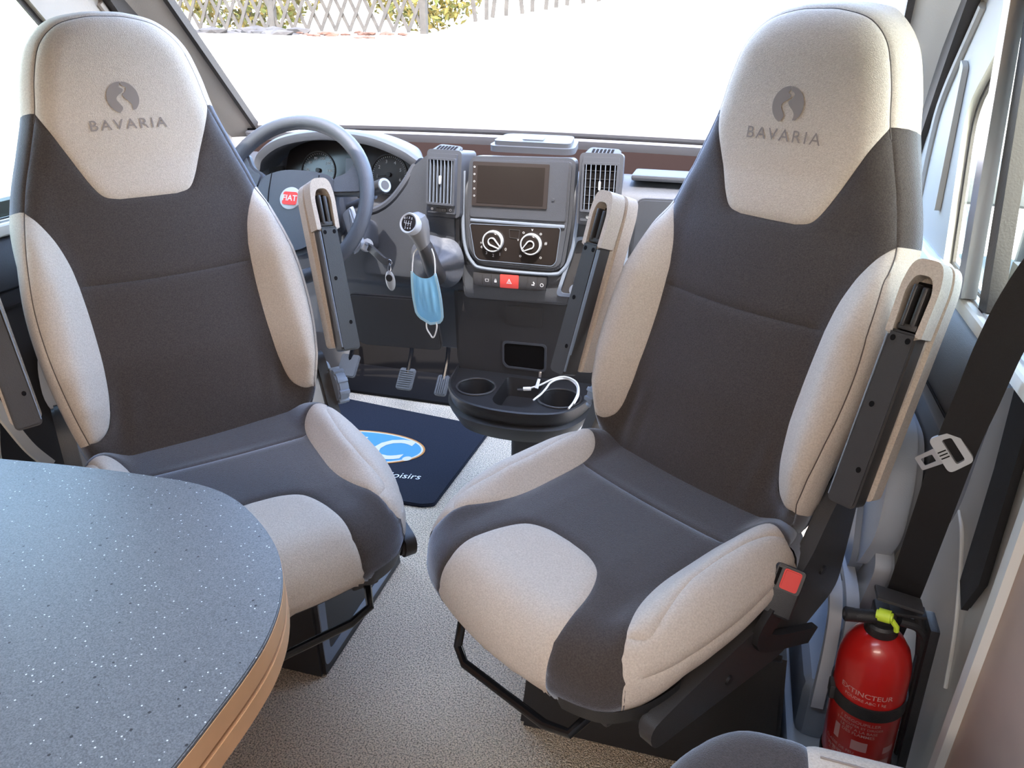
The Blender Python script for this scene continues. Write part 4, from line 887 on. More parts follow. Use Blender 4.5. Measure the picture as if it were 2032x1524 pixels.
# ---- instrument binnacle
FC_ = frame((-.455, .075, .868), (1, 0, 0), (0, .30, 1))
cl = dpart('instrument_cluster', 'gloss', lambda b_: prism(b_, rpoly([(-.20, -.045), (-.15, -.085), (.06, -.085), (.115, -.075), (.150, -.04), (.195, .035), (.17, .055), (.09, .085), (-.10, .085), (-.19, .05)], .03, 5), .004, FC_, 0, -.002))
for gx, labs, rr_, a0, a1 in ((-.100, ['20', '40', '60', '80', '100', '120', '140', '160'], .044, 215, -35), (.100, ['1', '2', '3', '4', '5', '6'], .046, 190, -20)):
    dpart('gauge_ring', 'plastic2', lambda b_: tube(b_, [FC_ @ Vector((gx+(rr_+.004)*math.cos(t_*PI/24), -.005+(rr_+.004)*math.sin(t_*PI/24), .004)) for t_ in range(48)], .0018, 6, closed=True), parent=cl)
    n_ = len(labs)
    for i, s_ in enumerate(labs):
        a_ = R(a0+(a1-a0)*i/(n_-1)); dpart('gauge_number', 'print', lambda b_: text(b_, s_, .0095 if n_ == 8 else .012, FC_, z=.003, at=(gx+rr_*.72*math.cos(a_), -.005+rr_*.72*math.sin(a_))), parent=cl)
    def ticks(b_):
        for i in range(31):
            a_ = R(a0+(a1-a0)*i/30); c_, s_ = math.cos(a_), math.sin(a_); r0, r1 = rr_*.93, rr_
            prism(b_, [(gx+r0*c_-.0004*s_, -.005+r0*s_+.0004*c_), (gx+r1*c_-.0004*s_, -.005+r1*s_+.0004*c_), (gx+r1*c_+.0004*s_, -.005+r1*s_-.0004*c_), (gx+r0*c_+.0004*s_, -.005+r0*s_-.0004*c_)], .0003, FC_, 0, .003)
    o = dpart('gauge_ticks', 'print', ticks, parent=cl); o['kind'] = 'stuff'
    dpart('needle', 'black2', lambda b_: (cyl(b_, (gx, -.005, .006), .006, .006, (0, 0, 1), 16, mtx=FC_), box(b_, (gx+.016*math.cos(R(a0)), -.005+.016*math.sin(R(a0)), .007), (.034, .0012, .001), 0, rot=rz(a0), mtx=FC_)), parent=cl)
dpart('trip_display', 'bluegrey', lambda b_: prism(b_, rpoly([(-.024, .030), (.026, .030), (.024, -.03), (-.022, -.03)], .003, 2), .001, FC_, 0, .002), parent=cl)
hood = [(-.700, .02, .868), (-.672, .0, .905), (-.61, -.005, .942), (-.52, -.008, .962), (-.44, -.008, .964), (-.36, -.006, .956), (-.29, .0, .932), (-.252, .008, .908)]
def hoodf(b_):
    P = smoothpath(hood, 8); sec = [(-.012, .0), (-.010, .008), (.0, .012), (.03, .011), (.09, .004), (.15, -.012), (.15, -.018), (.05, -.010), (.0, -.010), (-.010, -.008)]
    rows = []
    for i, p in enumerate(P):
        t_ = (P[min(i+1, len(P)-1)]-P[max(0, i-1)]).normalized(); up = Vector((0, 1, 0)).cross(t_)*-1; up = Vector((-t_.z, 0, t_.x)).normalized(); e_ = min(1, 3*i/len(P)+.35, 3*(len(P)-1-i)/len(P)+.5)
        rows.append([b_.verts.new(p+Vector((0, 1, 0))*a_*(1 if a_ < .02 else e_)+up*c_*1.15) for a_, c_ in sec])
    for r0, r1 in zip(rows, rows[1:]):
        for k in range(len(sec)): b_.faces.new((r0[k], r0[(k+1) % len(sec)], r1[(k+1) % len(sec)], r1[k]))
    b_.faces.new(rows[0]); b_.faces.new(rows[-1])
dpart('binnacle_hood', 'plastic', hoodf)
rimp = [(-.252, .002, .905), (-.275, -.010, .865), (-.310, -.018, .822), (-.350, -.020, .796), (-.400, -.018, .785), (-.52, -.015, .782), (-.62, -.010, .79), (-.68, .0, .83), (-.70, .02, .868)]
dpart('binnacle_rim', 'plastic', lambda b_: tube(b_, rimp, .009, 8, smooth=6))
def bowl(b_):
    A = smoothpath(rimp, 4); n = len(A); Bq = [Vector((-.455+(p.x+.455)*.86, .085, .868+(p.z-.868)*.95)) for p in A]
    va = [b_.verts.new(p) for p in A]; vb = [b_.verts.new(p) for p in Bq]
    for i in range(n-1): b_.faces.new((va[i], va[i+1], vb[i+1], vb[i]))
dpart('binnacle_bowl', 'plastic2', bowl)
dpart('fascia_corner', 'plastic', lambda b_: prism(b_, rpoly([(-.250, .905), (-.275, .862), (-.312, .818), (-.352, .792), (-.40, .782), (-.40, .62), (-.135, .62), (-.135, .944), (-.205, .940)], [.01, .03, .03, .03, .0, .02, .02, .02, .03], 5), .045, frame((0, -.022, 0), (1, 0, 0), (0, .05, 1)), .010))
# ---- steering wheel and column
SW = frame((-.465, -.22, .850), (1, 0, 0), (0, .5, .866))
sw = thing('steering_wheel', 'grey four-spoke steering wheel with an oval badge in front of the instruments', 'steering wheel', (-.465, -.22, .85))
def wp(name, m, f_, par=None): bm = B(); f_(bm); bm.transform(SW); return obj(name, bm, m, par or sw)
wp('rim', 'plastic', lambda b_: tube(b_, [(.183*math.cos(PI*k/32), .183*math.sin(PI*k/32), 0) for k in range(64)], .0165, 14, closed=True))
hub = wp('hub_pad', 'plastic', lambda b_: prism(b_, rpoly([(-.094, .050), (-.04, .072), (.04, .072), (.094, .062), (.100, .0), (.090, -.095), (.04, -.128), (-.04, -.128), (-.090, -.095), (-.100, .0)], .03, 5), .040, Matrix(), .010, -.035))
for sg in (1, -1):
    wp('upper_spoke', 'plastic', lambda b_: prism(b_, rpoly([(sg*.088, .060), (sg*.118, .072), (sg*.142, .110), (sg*.172, .090), (sg*.182, .040), (sg*.165, .026), (sg*.092, .020)], .012, 4), .020, Matrix(), .006, -.022))
    wp('lower_spoke', 'plastic', lambda b_: prism(b_, rpoly([(sg*.048, -.095), (sg*.080, -.080), (sg*.135, -.125), (sg*.118, -.142), (sg*.085, -.160)], .010, 4), .018, Matrix(), .005, -.022))
    wp('pad_seam', 'dkrecess', lambda b_: tube(b_, [(sg*.060, .060, .0052), (sg*.060, .02, .0056), (sg*.052, -.08, .0054)], .0010, 6))
bd_ = wp('badge', 'silver', lambda b_: lathe(b_, [(0, .009), (.020, .0085), (.0255, .007), (.027, .004)], (-.002, .002, 0), (0, 0, 1), 36))
wp('badge_field', 'redbtn', lambda b_: prism(b_, rpoly([(-.019, .016), (.017, .016), (.017, -.014), (-.019, -.014)], .006, 4), .0012, Matrix(), 0, .0088), bd_)
wp('badge_letters', 'print', lambda b_: text(b_, 'FIAT', .0185, Matrix.Translation((-.0015, .001, 0)), z=.0104, bold=.015), bd_)
col = thing('steering_column', 'grey steering column shroud with stalks and ignition lock', 'steering column', (-.465, -.02, .78))
bm = B(); box(bm, (-.465, -.055, .785), (.12, .20, .12), .03, 4, rot=rx(-28)); obj('column_shroud', bm, 'plastic', col)
bm = B(); box(bm, (-.385, -.045, .735), (.075, .10, .075), .022, 4, rot=rx(-20)); obj('ignition_housing', bm, 'plastic', col)
bm = B(); cyl(bm, (-.352, -.092, .722), .0165, .012, (.5, -.8, .35), 24, .002); obj('ignition_ring', bm, 'silver', col)
stk = B(); tube(stk, [(-.41, -.07, .805), (-.345, -.085, .832), (-.325, -.09, .846)], [.009, .010, .012], 12); obj('stalk', stk, 'plastic', col)
bm = B(); cyl(bm, (-.300, -.106, .868), .0165, .05, (.72, -.45, .28), 24, .003, r2=.0175); s2 = obj('stalk_grip', bm, 'black2', col)
bm = B(); lathe(bm, [(.009, .0), (.011, .0015), (.0155, .0015), (.0165, -.001)], (-.281, -.118, .8755), (.72, -.45, .28), 24); lathe(bm, [(0, .001), (.006, .0008)], (-.281, -.118, .8755), (.72, -.45, .28), 16); obj('stalk_end_ring', bm, 'bluegrey', col)
bm = B(); tube(bm, [(-.52, -.07, .805), (-.60, -.09, .83), (-.66, -.11, .855)], [.009, .010, .013], 12); obj('stalk', bm, 'plastic', col)
bm = B(); prism(bm, rpoly([(-.398, .80), (-.375, .82), (-.352, .73), (-.375, .70)], .008, 3), .02, frame((0, -.10, 0), (1, 0, 0), (0, 0, 1)), .004); obj('side_blade', bm, 'lightplastic', col)
# ---- keys
key = thing('ignition_key', 'car key in the ignition with a silver and black fob hanging below', 'key', (-.30, -.13, .70))
bm = B(); tube(bm, [(-.350, -.096, .728), (-.335, -.110, .728)], .004, 8); obj('key_blade', bm, 'steel', key)
bm = B(); ribbon(bm, [(-.338, -.106, .722), (-.310, -.125, .712), (-.285, -.137, .700), (-.272, -.140, .700)], .017, .009, (0, .35, 1)); bmesh.ops.bevel(bm, geom=bm.edges[:], offset=.001, segments=1, affect='EDGES'); obj('key_head', bm, 'black2', key)
bm = B(); tube(bm, [(-.270+.006*math.cos(a_*PI/8), -.142, .699+.007*math.sin(a_*PI/8)) for a_ in range(16)], .0009, 6, closed=True); tube(bm, [(-.270+.0035*math.cos(a_*PI/8), -.145+.002*math.sin(a_*PI/8), .686+.010*math.sin(a_*PI/8)) for a_ in range(16)], .0012, 6, closed=True); obj('key_ring', bm, 'steel', key)
bm = B(); q = B(); bmesh.ops.create_uvsphere(q, u_segments=24, v_segments=14, radius=1); bmesh.ops.scale(q, vec=(.0125, .006, .025), verts=q.verts); merge(bm, q, Matrix.Translation((-.269, -.145, .655)) @ Matrix.Rotation(R(-6), 4, 'Y')); obj('fob_body', bm, 'silver', key)
bm = B(); cyl(bm, (-.2695, -.1505, .663), .0085, .002, (0, -1, .1), 20, .0006); obj('fob_window', bm, 'black', key)
# ---- gear lever with gaiter
gl = thing('gear_lever', 'gear lever with silver-topped knob and folded gaiter', 'gear lever', (-.165, -.03, .66))
bm = B(); prism(bm, rpoly([(-.245, .735), (-.10, .742), (-.082, .72), (-.092, .60), (-.225, .60), (-.255, .66)], .025, 5), .05, frame((0, .0, 0), (1, 0, 0), (0, .1, 1)), .014); obj('lever_console', bm, 'plastic', dash)
def gait(u, v):
    a_ = u*2*PI; f_ = 1-v; fold = 1+.24*(abs(math.sin(a_*2.0+.4+v*1.2))-.55)*(.45+.55*math.sin(v*PI))*(1 if v < .95 else .4)
    cx, cz, cy = -.186+.012*v, .682+.012*v, -.045-.070*v
    r_ = .016+.056*f_; return (cx+r_*fold*math.cos(a_), cy-.006*math.sin(a_*5)*f_, cz+r_*.92*fold*math.sin(a_))
bm = B(); grid(bm, gait, 96, 20, True); obj('gaiter', bm, mat('soft_grey_leather', (.075, .080, .095), .5, .4, 120), gl)
bm = B(); tube(bm, [(-.172, -.08, .655), (-.166, -.125, .690), (-.172, -.145, .735), (-.183, -.150, .765)], [.022, .021, .0195, .015], 16, smooth=4); obj('lever_shaft', bm, 'black2', gl)
KA = Vector((-.183, -.152, .768)); kd = Vector((-.28, -.10, 1)).normalized()
bm = B(); lathe(bm, [(.0, -.030), (.015, -.028), (.019, -.008), (.0265, .014), (.0295, .032), (.027, .047), (.016, .057), (0, .060)], KA, kd, 28); kn = obj('knob', bm, mat('grey_leather_knob', (.17, .165, .16), .4), gl)
kc = KA+kd*.028; kf = frame(kc+Vector((-.22, -1, .45)).normalized()*.0330, (1, -.22, 0), (.0, .45, 1)) @ Matrix.Scale(1.18, 4)
bm = B(); lathe(bm, [(0, 0), (.0155, .0), (.0165, .002), (.019, .003), (.0205, 0), (.0205, -.016)], (0, 0, 0), (0, 0, 1), 32, mtx=kf); obj('knob_ring', bm, 'silver', gl)
bm = B(); cyl(bm, (0, 0, .0008), .0155, .001, (0, 0, 1), 28, mtx=kf); obj('shift_plate', bm, 'gloss', gl)
def shiftmap(b_):
    for x_ in (-.0055, 0, .0055): box(b_, (x_, -.0005, .0016), (.0008, .010, .0003), 0, mtx=kf)
    box(b_, (-.002, -.0005, .0016), (.015, .0008, .0003), 0, mtx=kf); box(b_, (-.0095, .002, .0016), (.0008, .005, .0003), 0, mtx=kf)
    for s_, x_, y_ in (('R', -.0100, .0085), ('1', -.0055, .0095), ('3', 0, .0100), ('5', .0060, .0090), ('2', -.0055, -.0095), ('4', 0, -.0100), ('6', .0060, -.0090)): text(b_, s_, .0058, kf, z=.0017, at=(x_, y_), bold=.02)
bm = B(); shiftmap(bm); obj('shift_pattern', bm, 'print', gl)
# ---- face mask hung on the lever
mk = thing('face_mask', 'light blue disposable face mask hanging from the gear lever', 'mask', (-.172, -.165, .60))
def maskf(u, v, off=0):
    wd = .060+.010*math.sin(v*PI)+.004*v-.018*max(0, v-.86)/.14; x_ = (u-.5)*wd; bulge = .010*math.sin(v*PI)*math.cos((u-.5)*PI)
    pl = .0022*math.sin(u*PI*9)*math.sin(min(1, v*1.3)*PI)
    sag = (.012*(1-(2*u-1)**2)) if v < .02 else 0
    z_ = .694-.133*v-.016*(1-abs(2*u-1)**2.2)*(1-v)**3-(.006*(u-.5) if v > .5 else 0)+.010*max(0, v-.8)/.2*abs(2*u-1)
    return (-.171+x_+.012*v*(1-.3*v), -.172-bulge-pl-off+.01*v, z_)
bm = B(); grid(bm, lambda u, v: maskf(u, v), 40, 24); bmesh.ops.solidify(bm, geom=bm.faces[:], thickness=.0022); obj('mask_cloth', bm, 'mask', mk)
bm = B()
for u in (.02, .98): ribbon(bm, [maskf(u, k/10, .0022) for k in range(11)], .006, .0012, (1, 0, 0), 0)
ribbon(bm, [maskf(k/12, .985, .0015) for k in range(13)], .006, .0012, (0, 0, 1), 0); obj('mask_binding', bm, 'maskedge', mk)
bm = B(); tube(bm, [maskf(.03, .03, .002), (-.199, -.168, .715), (-.195, -.160, .738), (-.176, -.130, .752), (-.155, -.155, .742), (-.146, -.164, .722), maskf(.97, .03, .002)], .0016, 8, smooth=6); obj('ear_loop', bm, 'white', mk)
a_, b2 = maskf(.28, .985), maskf(.80, .97); bm = B(); tube(bm, [a_, (a_[0]+.001, a_[1]-.002, a_[2]-.018), (a_[0]+.010, a_[1]-.002, a_[2]-.034), ((a_[0]+b2[0])/2+.002, a_[1]-.002, a_[2]-.040), (b2[0]-.005, b2[1]-.002, b2[2]-.034), (b2[0]+.001, b2[1]-.002, b2[2]-.014), b2], .0019, 8, smooth=6); obj('ear_loop', bm, 'white', mk)
# ---- lower console and cup tray
lc = subempty('centre_console', (.04, 0, .27))
bm = B()
prism(bm, rpoly([(-.165, .605), (.255, .605), (.235, .40), (.215, .27), (-.12, .27), (-.16, .40)], .02, 4), .10, frame((0, .10, 0), (1, 0, 0), (0, 0, 1)), .012); obj('console_body', bm, 'plastic2', lc)
bm = B(); ring(bm, rpoly([(-.03, .472), (.088, .475), (.088, .398), (-.018, .398), (-.03, .41)], .012, 4), rpoly([(-.025, .467), (.083, .470), (.083, .403), (-.014, .403), (-.025, .413)], .010, 4), .004, frame((0, -.0, 0), (1, 0, 0), (0, 0, 1))); obj('pocket_rim', bm, 'plastic', lc)
bm = B(); prism(bm, rpoly([(-.025, .467), (.083, .470), (.083, .403), (-.014, .403), (-.025, .413)], .010, 4), .0015, frame((0, -.0, 0), (1, 0, 0), (0, 0, 1))); obj('pocket', bm, 'dkrecess', lc)
bm = B(); prism(bm, rpoly([(-.022, .570), (.075, .573), (.075, .520), (-.020, .520)], .008, 3), .003, frame((0, -.0, 0), (1, 0, 0), (0, 0, 1)), .001); obj('blank_cover', bm, 'black2', lc)
tr = subempty('cup_tray', (.045, -.11, .27))
to = rpoly([(-.150, .0), (-.142, -.13), (-.085, -.215), (.0, -.243), (.10, -.243), (.185, -.215), (.226, -.13), (.236, .0)], [0, .05, .06, .06, .06, .06, .05, 0], 6)[::-1]
from mathutils.geometry import delaunay_2d_cdt
c1, c2 = (-.066, -.115), (.150, -.120)
def circ(c, r, n=32): return [(c[0]+r*math.cos(2*PI*k/n), c[1]+r*math.sin(2*PI*k/n)) for k in range(n)]
sq = rpoly([(-.008, -.030), (.100, -.030), (.104, -.120), (.088, -.190), (.012, -.195), (-.008, -.17)], .014, 4)
def trayf(b_):
    tin = inset(to, .012); loops = [tin, circ(c1, .046), sq, circ(c2, .050)]
    # the two right wells meet; keep them as separate rims
    sq2 = [(min(p[0], .094), p[1]) for p in sq]; loops[2] = sq2
    pts, ed = [], []
    for lp in loops:
        k0 = len(pts); pts += [Vector(p) for p in lp]; ed += [(k0+i, k0+(i+1) % len(lp)) for i in range(len(lp))]
    v, e, f, *_ = delaunay_2d_cdt(pts, ed, [], 0, 1e-6); vs = [b_.verts.new((p.x, p.y, .385)) for p in v]
    def ins(p, poly):
        c = False; n = len(poly)
        for i in range(n):
            a_, b2 = poly[i], poly[i-1]
            if (a_[1] > p[1]) != (b2[1] > p[1]) and p[0] < (b2[0]-a_[0])*(p[1]-a_[1])/(b2[1]-a_[1])+a_[0]: c = not c
        return c
    for t_ in f:
        m_ = sum((v[i] for i in t_), Vector((0, 0)))/len(t_)
        if ins(m_, tin) and not any(ins(m_, l) for l in loops[1:]): b_.faces.new([vs[i] for i in t_])
    def wall(poly, z0_, z1, sc=1, cap=True, up=None):
        c = sum((Vector(p) for p in poly), Vector((0, 0)))/len(poly)
        A = [b_.verts.new((p[0], p[1], z0_)) for p in poly]; Bq = [b_.verts.new((c.x+(p[0]-c.x)*sc, c.y+(p[1]-c.y)*sc, z1)) for p in poly]; n = len(poly)
        for i in range(n): b_.faces.new((A[i], A[(i+1) % n], Bq[(i+1) % n], Bq[i]))
        if cap: b_.faces.new(Bq)
    wall(loops[1], .385, .325, .85); wall(sq2, .385, .335, .92); wall(loops[3], .385, .325, .85)
    # outer skirt with the two lips
    rings_ = [(inset(to, .012), .385), (inset(to, .006), .396), (inset(to, .001), .394), (to, .386), (inset(to, .006), .362), (inset(to, .010), .357), (inset(to, -.001), .351), (inset(to, .002), .343), (inset(to, .022), .308), (inset(to, .045), .297)]
    rr_ = [[b_.verts.new((x, y, z)) for x, y in p] for p, z in rings_]
    for r0, r1 in zip(rr_, rr_[1:]):
        for i in range(len(r0)-1): b_.faces.new((r0[i], r0[i+1], r1[i+1], r1[i]))
    b_.faces.new(rr_[-1])
bm = B(); trayf(bm); obj('tray_shell', bm, 'black', tr)
for c, r_ in ((c1, .046), (c2, .050)):
    bm = B(); tube(bm, [(p[0], p[1], .387) for p in circ(c, r_+.003)], .0028, 8, closed=True); obj('cup_rim', bm, 'black2', tr)
bm = B(); lathe(bm, [(0, .008), (.008, .008), (.010, .005), (.020, .004), (.022, 0)], (.150, -.120, .326), (0, 0, 1), 24); obj('cup_boss', bm, 'black2', tr)
bm = B(); cyl(bm, (-.022, -.115, .352), .014, .020, (-1, 0, .2), 20, .004); obj('cup_finger', bm, 'black2', tr)
bm = B(); prism(bm, rpoly([(.0, .08), (.12, .08), (.12, -.03), (.0, -.03)], .02, 4), .285, Matrix.Translation((.0, 0, .0)), .01); obj('console_foot', bm, 'black', lc)
cb = thing('charging_cable', 'coiled white charging cable with a plug lying across the cup tray', 'cable', (.11, -.14, .40))
bm = B(); tube(bm, [(.098, -.175, .400), (.104, -.165, .404), (.112, -.150, .408), (.118, -.120, .412), (.122, -.100, .416), (.135, -.080, .418), (.160, -.070, .418), (.185, -.090, .415), (.196, -.125, .411), (.195, -.165, .406), (.188, -.195, .400)], .0024, 8, smooth=6); tube(bm, [(.080, -.125, .408), (.100, -.112, .413), (.125, -.085, .420), (.150, -.070, .423), (.178, -.080, .421), (.193, -.105, .418), (.200, -.140, .411), (.197, -.175, .405)], .0024, 8, smooth=6); obj('cable', bm, 'white', cb)
bm = B(); box(bm, (.071, -.131, .407), (.020, .010, .007), .002, rot=rz(20)); tube(bm, [(.094, -.128, .41), (.097, -.115, .43)], [.0045, .0035], 10); obj('plug_body', bm, 'white', cb)
bm = B(); box(bm, (.055, -.138, .406), (.014, .009, .0045), .0006, rot=rz(20)); box(bm, (.098, -.110, .440), (.006, .003, .014), .0006, rot=rx(-15)); obj('plug_tip', bm, 'steel', cb)
# ---- footwell and pedals
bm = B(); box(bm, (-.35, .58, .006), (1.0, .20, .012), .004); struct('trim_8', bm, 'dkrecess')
for nm, x_, z_, w_, h_, y_, lab in (('clutch', -.730, .115, .070, .085, .46, 'left clutch pedal pad under the steering wheel'), ('brake', -.513, .092, .058, .080, .46, 'ribbed brake pedal in the middle of the footwell'), ('throttle', -.372, .095, .042, .075, .44, 'narrow ribbed accelerator pedal nearest the console')):
    p = thing('pedal', lab, 'pedal', (x_, y_, 0), 0, 'pedals'); F = frame((x_, y_, z_), (1, 0, 0), (.08, .72, .70))
    bm = B(); prism(bm, rpoly([(-w_/2, -h_/2), (w_/2, -h_/2), (w_/2, h_/2), (-w_/2, h_/2)], .010, 4), .010, F, .003); obj('pad', bm, 'rubber', p)
    if nm == 'brake':
        for i in range(8): bm = B(); box(bm, (0, -h_/2+.012+i*.008, .012), (w_-.010, .003, .004), .001, mtx=F); obj('pad_rib', bm, 'rubber', p)
    elif nm == 'throttle':
        for i in range(5): bm = B(); box(bm, (-w_/2+.007+i*.007, 0, .012), (.003, h_-.010, .004), .001, mtx=F); obj('pad_rib', bm, 'rubber', p)
    bm = B(); tube(bm, [(x_, y_+.01, z_+.01), (x_+.004, y_+.06, z_+.12), (x_-.01, y_+.08, z_+.30)], .008, 8, smooth=4); obj('pedal_arm', bm, 'blackmetal', p)
# ================================================================== fire extinguisher
fx = thing('fire_extinguisher', 'red fire extinguisher with black lever and yellow-green tag at the lower right', 'extinguisher', (.80, -.775, .12))
EX = Matrix.Translation((.800, -.775, .135)) @ Matrix.Rotation(R(-3), 4, 'Y') @ Matrix.Rotation(R(2), 4, 'X')
def ep(name, m, f_, par=None): bm = B(); f_(bm); bm.transform(EX); return obj(name, bm, m, par or fx)
body = ep('cylinder', 'red', lambda b_: lathe(b_, [(0, .0), (.040, .0), (.049, .006), (.052, .016), (.052, .205), (.0505, .222), (.045, .243), (.035, .260), (.024, .270), (.017, .274), (.016, .280)], seg=48))
ep('foot_ring', 'black', lambda b_: lathe(b_, [(.046, -.004), (.0535, -.004), (.054, .010), (.0525, .012)], seg=40))
ep('valve_collar', 'black', lambda b_: lathe(b_, [(.0, .292), (.020, .292), (.0235, .288), (.0235, .274), (.019, .272)], seg=28))
ep('valve_body', 'black', lambda b_: (box(b_, (0, .004, .302), (.030, .034, .026), .006, 3), cyl(b_, (-.030, -.008, .302), .010, .040, (1, .1, 0), 20, .002)))
ep('nozzle', 'black', lambda b_: lathe(b_, [(.006, .0), (.0065, .012), (.010, .013), (.011, .026), (.009, .028)], (-.028, -.008, .302), (-1, -.1, .05), 20))
ep('squeeze_lever', 'black2', lambda b_: box(b_, (.014, -.004, .338), (.066, .030, .006), .0025, 2, rot=Matrix.Rotation(R(14), 3, 'Y')))
ep('carry_handle', 'black', lambda b_: (box(b_, (.030, .004, .312), (.050, .024, .007), .003), tube(b_, [(.045, .004, .312), (.056, .004, .27), (.060, .004, .235)], .007, 10)))
ep('safety_tag', 'yellow', lambda b_: (cyl(b_, (-.004, -.020, .318), .0095, .022, (1, -.35, .1), 20, .003), tube(b_, [(.006, -.022, .313), (.013, -.024, .304), (.014, -.024, .296)], .004, 8)))
ep('hose', 'black', lambda b_: tube(b_, [(.022, .0, .296), (.050, .002, .285), (.0625, .004, .25), (.0640, .004, .18), (.0640, .004, .02)], .0075, 10, smooth=5))
ep('bracket_band', 'black', lambda b_: lathe(b_, [(.0525, .140), (.0550, .140), (.0550, .163), (.0525, .163)], seg=48))
ep('band_clip', 'black2', lambda b_: box(b_, (-.054, -.010, .152), (.008, .022, .026), .002))
ep('bracket_spine', 'black', lambda b_: box(b_, (.068, .010, .135), (.014, .045, .32), .004))
# printing wrapped round the cylinder, facing the room
def wraptext(s_, size, a_deg, z_, r_=.0523, **k):
    v, f = text2d(s_, size, **k); bm_ = B(); vs = []
    for x_, y_ in v:
        a_ = R(a_deg)+x_/r_; vs.append(bm_.verts.new((r_*math.cos(a_), r_*math.sin(a_), z_+y_)))
    for p in f:
        try: bm_.faces.new([vs[i] for i in p])
        except ValueError: pass
    return bm_
mprint = mat('faded_pink_print', (.55, .28, .26), .6)
rows = [('EXTINCTEUR', .013, 0, .186), ('POUDRE ABC 1 kg', .0075, 0, .174), ('1 DEGOUPILLER', .0085, 0, .128), ('2 PERCUTER ET DIRIGER', .0065, 0, .119), ('LE JET A LA BASE', .0075, 0, .111), ('DES FLAMMES', .008, 0, .103), ('CLASSE DE FEU', .0075, -28, .062), ('A B C', .011, -34, .050), ('UTILISABLE SUR COURANT ELECTRIQUE', .0058, 0, .052), ('A VERIFIER CHAQUE ANNEE', .0066, 0, .042), ('NE PAS EXPOSER', .0066, -8, .033), ('PRESSION 15 BAR', .0058, 0, .024)]
for s_, sz, da, z_ in rows:
    bm = wraptext(s_, sz, 254+da, z_, bold=.01); bm.transform(EX); obj('label_line', bm, mprint, fx)
def patch(a0, a1, z0_, z1, r_=.0522):
    bm_ = B(); n_ = 8; A = [bm_.verts.new((r_*math.cos(R(a0+(a1-a0)*i/n_)), r_*math.sin(R(a0+(a1-a0)*i/n_)), z0_)) for i in range(n_+1)]; Bq = [bm_.verts.new((v.co.x, v.co.y, z1)) for v in A]
    for i in range(n_): bm_.faces.new((A[i], A[i+1], Bq[i+1], Bq[i]))
    bm_.transform(EX); return bm_
for q in ((246, 272, .070, .090), (298, 318, .008, .052), (300, 322, .066, .080), (214, 224, .075, .105)): obj('label_block', patch(*q), mprint, fx)
# ================================================================== seat belts
sb = thing('seat_belt', 'black seat belt with a silver latch tongue hanging by the right pillar', 'seat belt', (.84, -.72, .5))
pts = [(.89, -.87, 1.35), (.85, -.882, 1.10), (.81, -.882, .97), (.80, -.872, .90), (.80, -.851, .825), (.80, -.83, .752), (.812, -.776, .613), (.825, -.715, .446), (.835, -.67, .36), (.84, -.62, .20), (.84, -.60, .08)]
bm = B(); ribbon(bm, pts, .046, .0016, (1, -.38, 0)); obj('belt_webbing', bm, 'webbing', sb)
TG = frame((.795, -.832, .742), (.94, -.30, 0), (0, .15, 1)) @ Matrix.Rotation(R(-48), 4, 'Z') @ Matrix.Scale(.72, 4)
bm = B(); ring(bm, rpoly([(-.034, -.022), (.034, -.022), (.030, .024), (-.030, .024)], .010, 4), rpoly([(-.024, -.004), (.024, -.004), (.022, .012), (-.022, .012)], .004, 4), .010, TG, -.005); tg = obj('latch_tongue', bm, 'silver', sb)
bm = B(); ring(bm, rpoly([(-.013, -.058), (.013, -.058), (.015, -.018), (-.015, -.018)], .003, 3), rpoly([(-.007, -.050), (.007, -.050), (.007, -.030), (-.007, -.030)], .002, 3), .003, TG, -.002); obj('latch_blade', bm, 'steel', sb)
for i in range(3): bm = B(); box(bm, (-.006+i*.006, -.013, .0056), (.002, .014, .001), mtx=TG); obj('tongue_rib', bm, 'dkrecess', sb)
sl = thing('belt_guide', 'black pointed belt guide strip running down the cream pillar', 'belt guide', (.885, -.76, .45))
bm = B(); prism(bm, [(-.718, 1.3), (-.700, .83), (-.722, .667), (-.728, .478), (-.762, .452), (-.792, .52), (-.782, .685), (-.775, .80), (-.800, 1.3)], .012, YZ(.888), .003); obj('guide_strip', bm, 'webbing', sl)
bk = thing('seat_belt_buckle', 'seat belt buckle with a red release button beside the right seat cushion', 'buckle', (.66, -.83, .40))
BK = frame((.640, -.822, .497), (.96, -.10, -.20), (.16, .45, .85)) 
bm = B(); box(bm, (0, -.020, -.014), (.046, .075, .026), .008, 3, mtx=BK); obj('buckle_body', bm, 'black', bk)
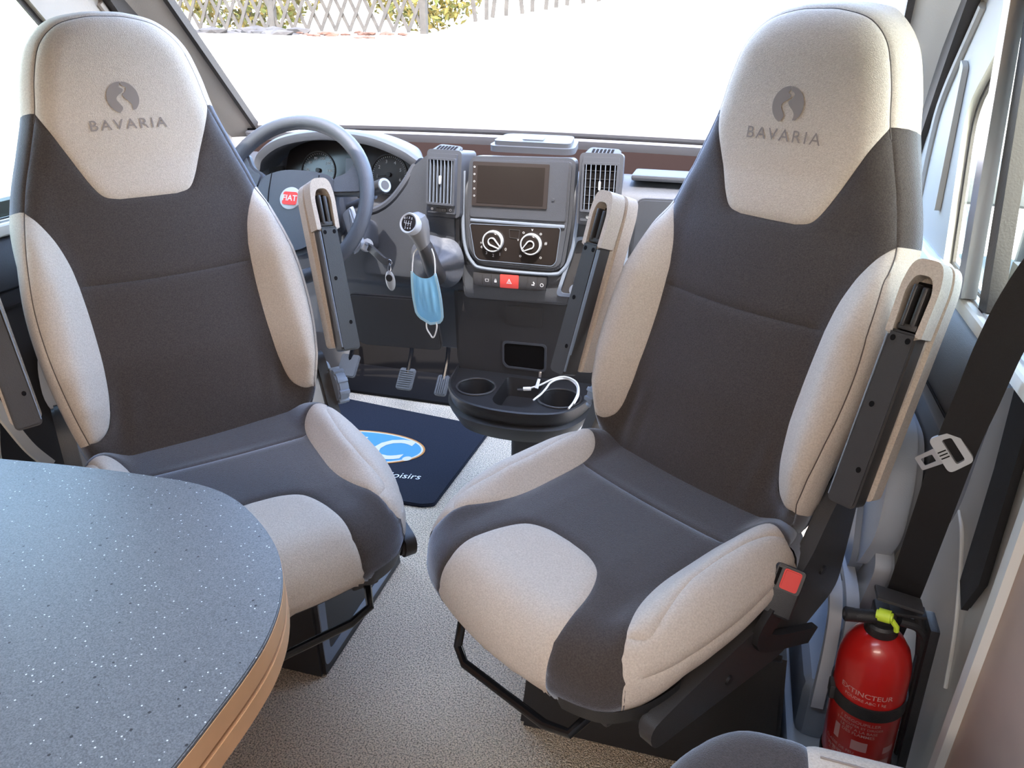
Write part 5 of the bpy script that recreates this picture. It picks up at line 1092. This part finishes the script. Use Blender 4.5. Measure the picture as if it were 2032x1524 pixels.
bm = B(); prism(bm, rpoly([(-.020, -.018), (.020, -.018), (.020, .018), (-.020, .018)], .005, 3), .006, BK, .002, -.003); obj('buckle_frame', bm, 'black2', bk)
bm = B(); prism(bm, rpoly([(-.010, -.015), (.015, -.015), (.015, .015), (-.010, .015)], .004, 3), .005, BK, .002, .002); obj('release_button', bm, 'redbtn', bk)
bm = B(); box(bm, (-.016, 0, .003), (.004, .026, .003), 0, mtx=BK); obj('latch_slot', bm, 'dkrecess', bk)
bm = B(); ribbon(bm, [BK @ Vector((0, -.05, -.014)), BK @ Vector((.0, -.10, -.02)), (.70, -.74, .34)], .032, .012, (.5, .6, 0)); obj('buckle_stalk', bm, 'black', bk)
# ================================================================== bench end in the foreground
bn = thing('bench_seat', 'charcoal and beige bench cushion corner at the bottom edge', 'bench', (.66, -1.35, 0))
O_ = [(.492, -1.30), (.497, -1.20), (.525, -1.145), (.575, -1.103), (.64, -1.10), (.80, -1.106), (.86, -1.12), (.86, -1.6), (.5, -1.6)]
skb = Skin(O_[::-1], lambda x, y: 0*x, lambda x, y: .035+0*x, lambda e, q: 0*e, (np.eye(3), np.array([-.66, 1.35, .500])))
Qb = skb.O; nb = len(Qb)
vals = np.array([[x, y] for x, y in Qb])
bm_ = None
dk = [(x, y) for x, y in rpoly([(.492, -1.60), (.492, -1.19), (.53, -1.13), (.59, -1.108), (.640, -1.112), (.645, -1.60)], [0, .05, .05, .03, 0, 0], 6)]
panel('bench_dark_panel', [(.47, -1.58), (.46, -1.20), (.50, -1.10), (.58, -1.06), (.650, -1.055), (.648, -1.112), (.640, -1.58)], skb, 'dark', bn, step=.012)
panel('bench_light_panel', [(.640, -1.58), (.648, -1.112), (.650, -1.055), (.80, -1.06), (.85, -1.12), (.85, -1.58)], skb, 'light', bn, step=.012)
bm = B(); box(bm, (.68, -1.38, .215), (.34, .44, .43), .02); obj('bench_box', bm, 'cream', bn)
bm = B(); tube(bm, [(.660, -1.126, .500), (.72, -1.130, .5005), (.80, -1.137, .5005)], .0014, 6); obj('stitch_line', bm, 'stitch', bn)
